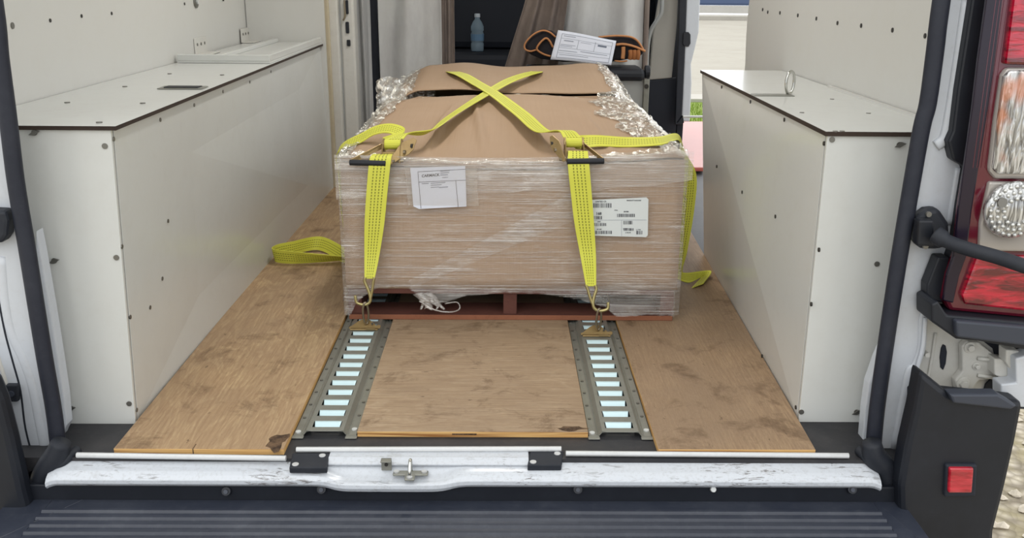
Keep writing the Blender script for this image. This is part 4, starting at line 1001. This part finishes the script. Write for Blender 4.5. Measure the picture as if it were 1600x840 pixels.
# latch striker in the recess
lc = onz(640, 738, -.016)
mb = MB(); mb.box((lc.x-.032, lc.y-.008, lc.z-.004), (lc.x+.036, lc.y+.008, lc.z+.0012)); mb.box((lc.x-.008, lc.y-.026, lc.z-.004), (lc.x+.012, lc.y, lc.z+.001)); lt = mb.build('latch_plate', steel, van, bevel=.003)
mb = MB(); mb.tube([lc+Vector((.002, .006, 0)), lc+Vector((.002, .006, .022)), lc+Vector((.002, -.004, .026)), lc+Vector((.002, -.016, .014)), lc+Vector((.002, -.018, 0))], .0035, 10); mb.build('striker_loop', chrome, lt, smooth=True)
for dx, dy in ((-.025, 0), (.028, 0), (.002, -.021)):
    mb = MB(); mb.disc(lc+Vector((dx, dy, .001)), (0, 0, 1), .0055, .003, 6); mb.build('bolt', aluminium, lt)
mb = MB(); bk = onz(604, 732, -.012); mb.box((bk.x-.010, bk.y, bk.z-.004), (bk.x+.010, bk.y+.003, bk.z+.022)); mb.box((bk.x-.010, bk.y-.012, bk.z+.019), (bk.x+.010, bk.y+.003, bk.z+.022)); ck = mb.build('catch_bracket', steel, van, bevel=.001)
mb = MB(); mb.disc(bk+Vector((0, -.001, .010)), (0, -1, 0), .0035, .002, 10); mb.build('bolt', screw_dark, ck)
# step bumper with ribs
SZ = -.078
mb = MB(); sx0, sx1 = onz(18, 779, SZ).x, onz(1404, 778, SZ).x
nr_ = 11
prof = [(1.596, SZ-.004), (1.590, SZ)]
y = 1.548
for k in range(nr_):
    prof += [(y+.008, SZ-.001*k*.3), (y+.004, SZ+.004-.001*k*.3), (y-.002, SZ+.0042-.001*k*.3), (y-.006, SZ-.001*k*.3)]; y -= .0235
prof += [(1.28, SZ-.006), (1.262, SZ-.02), (1.258, SZ-.16)]
base_prof = [(1.596, SZ-.004), (1.590, SZ), (1.5, SZ), (1.28, SZ-.006), (1.262, SZ-.02), (1.258, SZ-.16)]
def extr(profile, xa_, xb_, taper=0):
    m_ = MB(); n_ = len(profile); vs = [(xa_-taper*(1.59-p[0]), p[0], p[1]) for p in profile]+[(xb_+taper*(1.59-p[0]), p[0], p[1]) for p in profile]
    m_.add(vs, [(i, i+1, n_+i+1, n_+i) for i in range(n_-1)]); return m_
rx0 = onz(62, 805, SZ).x; rx1 = onz(1378, 805, SZ).x
m_ = extr(prof, rx0, rx1, -.0); stp = m_.build('step_bumper', step_plastic, van, solid=.004, bevel=0)
m_ = extr(base_prof, sx0, rx0-.0005); m_.build('step_end', step_plastic, stp, solid=.004)
m_ = extr(base_prof, rx1+.0005, sx1, 0); m_.build('step_end', step_plastic, stp, solid=.004)
mb = MB()
for a, b in (((130, 779), (60, 812)), ((1360, 776), (1405, 815))):
    p_, q_ = onz(*a, SZ+.0012), onz(*b, SZ+.0012); p_.y -= .004; mb.tube([p_, q_, q_+(q_-p_)*1.6], .0016, 6, smoothn=2)
mb.build('corner_crease', step_plastic, stp)
# door seals
def seal_path(pts, Y):
    return [at(px, py, Y) for px, py in pts]
ls = seal_path([(92, 706), (84, 640), (70, 560), (57, 480), (41, 380), (25, 285), (12, 180), (0, 90), (-10, 0)], 1.650)
rs = seal_path([(1364, 706), (1370, 640), (1383, 545), (1402, 420), (1424, 290), (1440, 200), (1450, 160), (1461, 80), (1471, 0)], 1.650)
ls += [ls[-1]+Vector((-.002, 0, .3)), ls[-1]+Vector((.0, 0, .62)), ls[-1]+Vector((.06, 0, .74))]
rs += [rs[-1]+Vector((.002, 0, .3)), rs[-1]+Vector((0, 0, .62)), rs[-1]+Vector((-.06, 0, .74))]
mb = MB(); mb.tube(ls+[(-.4, 1.65, ls[-1].z+.03), (.3, 1.65, ls[-1].z+.03)]+rs[::-1], .0155, 14, flat=.8, smoothn=5); mb.build('dark_door_strip', seal_rubber, van, smooth=True)
for pth in ([(96, 690), (88, 712), (72, 735), (62, 752)], [(1362, 690), (1366, 712), (1380, 728), (1386, 752)]):
    mb = MB(); mb.tube([at(px, py, 1.615) for px, py in pth], lambda t_: .018+.006*math.sin(3.1*t_), 12, smoothn=5); mb.build('seal_corner', black_rubber, van, smooth=True)
mb = MB(); mb.tube([at(1342, 703, 1.64), at(1352, 712, 1.62), at(1362, 722, 1.61), at(1378, 720, 1.605)], .010, 10); mb.build('seal_end', black_rubber, van, smooth=True)
mb = MB(); mb.tube([at(122, 702, 1.64), at(108, 712, 1.62), at(98, 722, 1.61), at(85, 728, 1.605)], .010, 10); mb.build('seal_end', black_rubber, van, smooth=True)
# white pillars (profile in plan, standing vertical, with pressed steps)
def off(pts, dx): return [(p[0]+dx, p[1]) for p in pts]
sealR = [(1352, 735), (1364, 706), (1370, 640), (1383, 545), (1402, 420), (1424, 290), (1440, 200), (1450, 160), (1461, 80), (1471, 0), (1512, -260), (1570, -640)]
outR = [(1640, -640), (1562, -260), (1520, 0), (1512, 60), (1503, 120), (1492, 190), (1488, 222), (1508, 262), (1500, 310), (1492, 370), (1482, 430), (1468, 450), (1452, 490), (1450, 520), (1438, 560), (1424, 600), (1412, 680), (1402, 740)]
plate_px('rear_pillar', [(x+9, y) for x, y in sealR]+outR, 1.664, .034, white_paint, bevel=.006)
plate_px('rear_pillar', [(110, 745), (83, 706), (75, 640), (61, 560), (48, 480), (32, 380), (16, 285), (3, 180), (-9, 90), (-19, 0), (-69, -260), (-130, -640), (-330, -640), (-170, 0), (-60, 440), (-30, 560), (10, 690), (30, 770)], 1.664, .034, white_paint, bevel=.006)
# inner reveal of the pillars, seen past the seal
plate_px('pillar_reveal', [(88, 700), (104, 664), (100, 620), (91, 560), (78, 480), (64, 400), (56, 360), (52, 480)], 1.70, .03, white_paint, bevel=.003)
plate_px('pillar_reveal', [(1348, 690), (1352, 640), (1358, 600), (1372, 560), (1390, 520), (1380, 640), (1366, 700)], 1.70, .03, white_paint, bevel=.003)
# raised pressings on the pillars
def ridge(pts, Y, r, m=white_paint, flat=.55, name='pillar_ridge'):
    mb = MB(); mb.tube([at(px, py, Y) for px, py in pts], r, 12, flat=flat, smoothn=5); return mb.build(name, m, van, smooth=True)
ridge([(1512, 0), (1503, 60), (1494, 120), (1484, 180), (1476, 215), (1462, 228)], 1.664, .011)
ridge([(1498, 262), (1490, 310), (1483, 350)], 1.664, .006)
ridge([(1462, 440), (1452, 480), (1442, 496), (1440, 540), (1430, 570), (1420, 580), (1412, 620), (1398, 700)], 1.664, .0085)
ridge([(1446, 496), (1442, 540), (1434, 572), (1426, 612)], 1.655, .004)
ridge([(2, 400), (8, 470), (18, 520), (36, 560), (50, 600), (62, 660), (70, 700)], 1.666, .010, flat=.4)
ridge([(-2, 470), (8, 520), (20, 565), (32, 610), (40, 670), (56, 730)], 1.664, .002, seat_dark, name='body_seam')
ridge([(-20, 500), (0, 560), (14, 610), (24, 680), (42, 740)], 1.668, .008, cream_paint)
for px, py in ((1477, 257), (1472, 290)):
    p = at(px, py, 1.667); mb = MB(); mb.disc(p, (0, -1, 0), .0042, .002, 12); mb.build('rivet', screw_m, van)
# lower body panel with slot and hinge
bodyp = plate_px('corner_panel', [(1440, 500), (1466, 470), (1600, 500), (1780, 520), (1780, 640), (1540, 640), (1490, 615), (1430, 590)], 1.690, .06, cream_paint, bevel=.004)
ridge([(1462, 520), (1456, 560), (1450, 592)], 1.688, .003, cream_paint)
plate_px('panel_slot', [(1474, 538), (1478, 540), (1480, 550), (1478, 568), (1474, 578), (1470, 574), (1469, 558), (1471, 544)], 1.687, .01, seat_dark, bevel=.001)
p = at(1442, 548, 1.690); mb = MB(); mb.disc(p, (0, -1, 0), .005, .022, 12); mb.build('rivet', cream_paint, van)
hng = thing; 
h = plate_px('door_hinge', [(1503, 540), (1512, 533), (1530, 535), (1556, 556), (1556, 592), (1530, 594), (1520, 608), (1506, 616), (1494, 608), (1492, 594), (1504, 580)], 1.672, .018, cream_paint, bevel=.003)
for px, py, r in ((1515, 542, .0085), (1505, 599, .0105), (1525, 571, .006)):
    c = at(px, py, 1.672); mb = MB(); mb.disc(c, (0, -1, 0), r*1.35, .003, 18); mb.disc(c+Vector((0, -.003, 0)), (0, -1, 0), r*.85, .007, 6); mb.build('hinge_bolt', cream_paint, h, bevel=.001)
for pts in ([(1528, 560), (1556, 562)], [(1528, 586), (1556, 590)]):
    mb = MB(); mb.tube([at(px, py, 1.668) for px, py in pts], .004, 8, smoothn=2); mb.build('hinge_rib', cream_paint, h, smooth=True)
def hp(nm, pts, Y, d, m=cream_paint, b=.003):
    mb = MB(); mb.prism([at(px, py, Y) for px, py in pts], (0, d, 0)); return mb.build(nm, m, h, bevel=b)
hp('hinge_leaf', [(1554, 560), (1570, 562), (1588, 575), (1586, 592), (1568, 592), (1554, 586)], 1.645, .03)
hp('hinge_knuckle', [(1572, 546), (1592, 548), (1600, 556), (1600, 580), (1580, 578), (1572, 566)], 1.63, .03)
hp('door_arm', [(1587, 560), (1640, 545), (1680, 600), (1640, 640), (1594, 636), (1564, 620), (1564, 600), (1588, 598)], 1.61, .035, white_paint)
plate_px('hinge_recess', [(1530, 528), (1600, 532), (1640, 640), (1530, 636), (1540, 600), (1560, 580), (1552, 545)], 1.685, .004, seat_dark, bevel=.001)
# black bumper corner
bc = plate_px('bumper_corner', [(1408, 840), (1406, 760), (1416, 700), (1430, 640), (1440, 580), (1452, 590), (1484, 616), (1600, 628), (1588, 690), (1572, 760), (1554, 830), (1550, 960), (1410, 960)], 1.56, .05, black_plastic, bevel=.016)
plate_px('bumper_ledge', [(1484, 616), (1560, 616), (1590, 634), (1580, 640), (1490, 630)], 1.548, .03, grey_plastic, bevel=.004)
rw = [(1484, 731), (1522, 731), (1519, 770), (1482, 770)]
mb = MB(); mb.prism([at(px, py, 1.552) for px, py in [(1478, 726), (1528, 726), (1525, 776), (1476, 777)]], (0, .012, 0)); rb = mb.build('reflector_housing', seat_dark, bc, bevel=.004)
mb = MB(); mb.prism([at(px, py, 1.546) for px, py in rw], (0, .010, 0)); _set(mb.build('reflector', red_plate, bc, bevel=.003), 'small red reflector')
plate_px('bumper_corner', [(-400, 960), (-400, 600), (-14, 590), (2, 628), (18, 690), (36, 770), (44, 800), (-60, 960)], 1.56, .04, black_plastic, bevel=.012)
# rubber clips on the pillars
for x0, x1, y0, y1 in ((1419, 1438, 604, 630), (1385, 1412, 720, 739), (8, 28, 601, 628), (32, 54, 724, 744)):
    mb = MB(); mb.prism([at(x0, y0, 1.655), at(x1, y0, 1.655), at(x1, y1, 1.655), at(x0, y1, 1.655)], (0, .015, 0)); c2 = mb.build('trim_clip', black_rubber, van, bevel=.003)
    c = at((x0+x1)/2, (y0+y1)/2, 1.655); mb = MB(); mb.disc(c, (0, -1, 0), .006, .003, 12); mb.build('clip_pin', grey_plastic, c2)
# tail light ----------------------------------------------------
tlh = plate_px('tail_light', [(1514, -60), (1519, 0), (1508, 70), (1497, 140), (1489, 205), (1482, 221), (1489, 250), (1510, 262), (1500, 320), (1492, 378), (1478, 420), (1474, 440), (1482, 492), (1600, 505), (1800, 515), (1800, -60)], 1.64, .06, black_plastic, bevel=.004, label='tall red and clear tail light in a black housing')
def tl(nm, pts, Y, d, m, b=.004, lab_=None):
    mb = MB(); mb.prism([at(px, py, Y) for px, py in pts], (0, d, 0)); return mb.build(nm, m, tlh, bevel=b, label=lab_)
tl('lens_edge', [(1560, -60), (1550, 0), (1536, 100), (1528, 170), (1514, 262), (1503, 330), (1496, 400), (1484, 430), (1476, 470), (1484, 486), (1600, 497), (1800, 505), (1800, -60)], 1.61, .03, red_dark, .008, 'dark red lens edge')
tl('dark_bezel', [(1552, -60), (1542, 0), (1528, 100), (1520, 170), (1507, 262), (1498, 330), (1490, 400), (1480, 430), (1474, 470), (1490, 474), (1500, 430), (1511, 400), (1519, 330), (1530, 262), (1545, 170), (1555, 100), (1567, 0), (1576, -60)], 1.604, .01, bezel_m, .003, 'near-black bezel strip')
for dx in (6, 12, 19, 25):
    mb = MB(); mb.tube([at(1550+dx, 0, 1.6045 if dx < 16 else 1.61), at(1536+dx, 100, 1.6045 if dx < 16 else 1.61), at(1514+dx, 262, 1.6045 if dx < 16 else 1.61)], .0008, 6, smoothn=3); mb.build('lens_rib', red_dark, tlh)
tl('upper_lens', [(1592, -60), (1585, 0), (1576, 70), (1572, 101), (1800, 106), (1800, -60)], 1.598, .03, red_bright, .005, 'bright red ribbed lens')
tl('signal_lens', [(1574, 106), (1800, 106), (1800, 282), (1556, 280), (1546, 268), (1555, 190), (1566, 118)], 1.600, .03, lens_rim, .006)
tl('signal_lens', [(1578, 110), (1800, 112), (1800, 274), (1560, 272), (1552, 264), (1560, 190), (1570, 120)], 1.594, .02, clear_amber, .004, 'clear ribbed lens with amber tint inside')
tl('reverse_lens', [(1546, 284), (1800, 288), (1800, 397), (1530, 392), (1532, 350)], 1.602, .03, lens_rim, .004)
cc = at(1584, 328, 1.590)
mb = MB(); mb.lathe([(.050, 0), (.052, -.008), (.050, -.014), (.036, -.020), (.018, -.023), (.004, -.024)], cc+Vector((0, .010, 0)), 40, axis='y'); rl = mb.build('reverse_lens', clear_plain, tlh, smooth=True, label='round clear lens')
for rr, n_ in ((.044, 26), (.034, 20), (.024, 14)):
    for k in range(n_):
        a = 2*math.pi*k/n_; c = cc+Vector((rr*math.cos(a), -.004-(.05-rr)*.35, rr*math.sin(a))); 
        if c.x > cc.x+.03: continue
        mb = MB(); mb.lathe([(.0038, 0), (.0034, -.0026), (.001, -.0040)], c, 8, axis='y'); mb.build('lens_facet', facet_m, rl, smooth=True)
mb = MB(); mb.disc(at(1565, 316, 1.572), (0, -1, .1), .009, .004, 8); mb.build('lens_facet', screw_m, rl)
tl('lower_lens', [(1528, 398), (1800, 404), (1800, 490), (1600, 486), (1508, 476), (1504, 462)], 1.598, .03, red_bright, .005, 'bright red lower lens')
lts = plate_px('light_tray', [(1456, 475), (1466, 470), (1480, 492), (1600, 503), (1800, 515), (1800, 560), (1600, 546), (1530, 533), (1495, 530), (1456, 503)], 1.585, .07, black_plastic, bevel=.004)
plate_px('light_tray', [(1494, 501), (1600, 510), (1800, 520), (1800, 548), (1600, 540), (1496, 527)], 1.572, .03, grey_plastic, bevel=.004)
plate_px('light_bracket', [(1449, 445), (1466, 402), (1484, 402), (1478, 450), (1476, 474), (1448, 466)], 1.63, .03, black_plastic, bevel=.003)
# door check strap and bracket
ck = plate_px('check_bracket', [(1433, 340), (1450, 328), (1468, 326), (1484, 350), (1486, 378), (1470, 390), (1440, 390), (1431, 378)], 1.635, .033, black_rubber, bevel=.008)
mb = MB(); mb.prism([at(px, py, 1.61) for px, py in ((1436, 344), (1460, 344), (1460, 386), (1434, 384))], (0, .025, 0)); mb.build('check_body', black_plastic, ck, bevel=.004)
for px, py in ((1450, 334), (1445, 384)):
    mb = MB(); mb.disc(at(px, py, 1.632), (0, -1, 0), .005, .005, 10); mb.build('bolt', screw_m, ck)
mb = MB(); mb.tube([at(1462, 366, 1.60), at(1478, 376, 1.585), at(1510, 388, 1.56), at(1560, 402, 1.53), at(1602, 416, 1.50), at(1680, 440, 1.46), at(1800, 470, 1.42)], lambda t_: .0125 if t_ > .15 else .016, 14); mb.build('check_cable', black_rubber, van, smooth=True)
# left-hand bracket at the picture edge
bl = plate_px('check_bracket', [(-30, 328), (8, 330), (12, 345), (10, 368), (2, 380), (-30, 382)], 1.635, .033, black_rubber, bevel=.006)
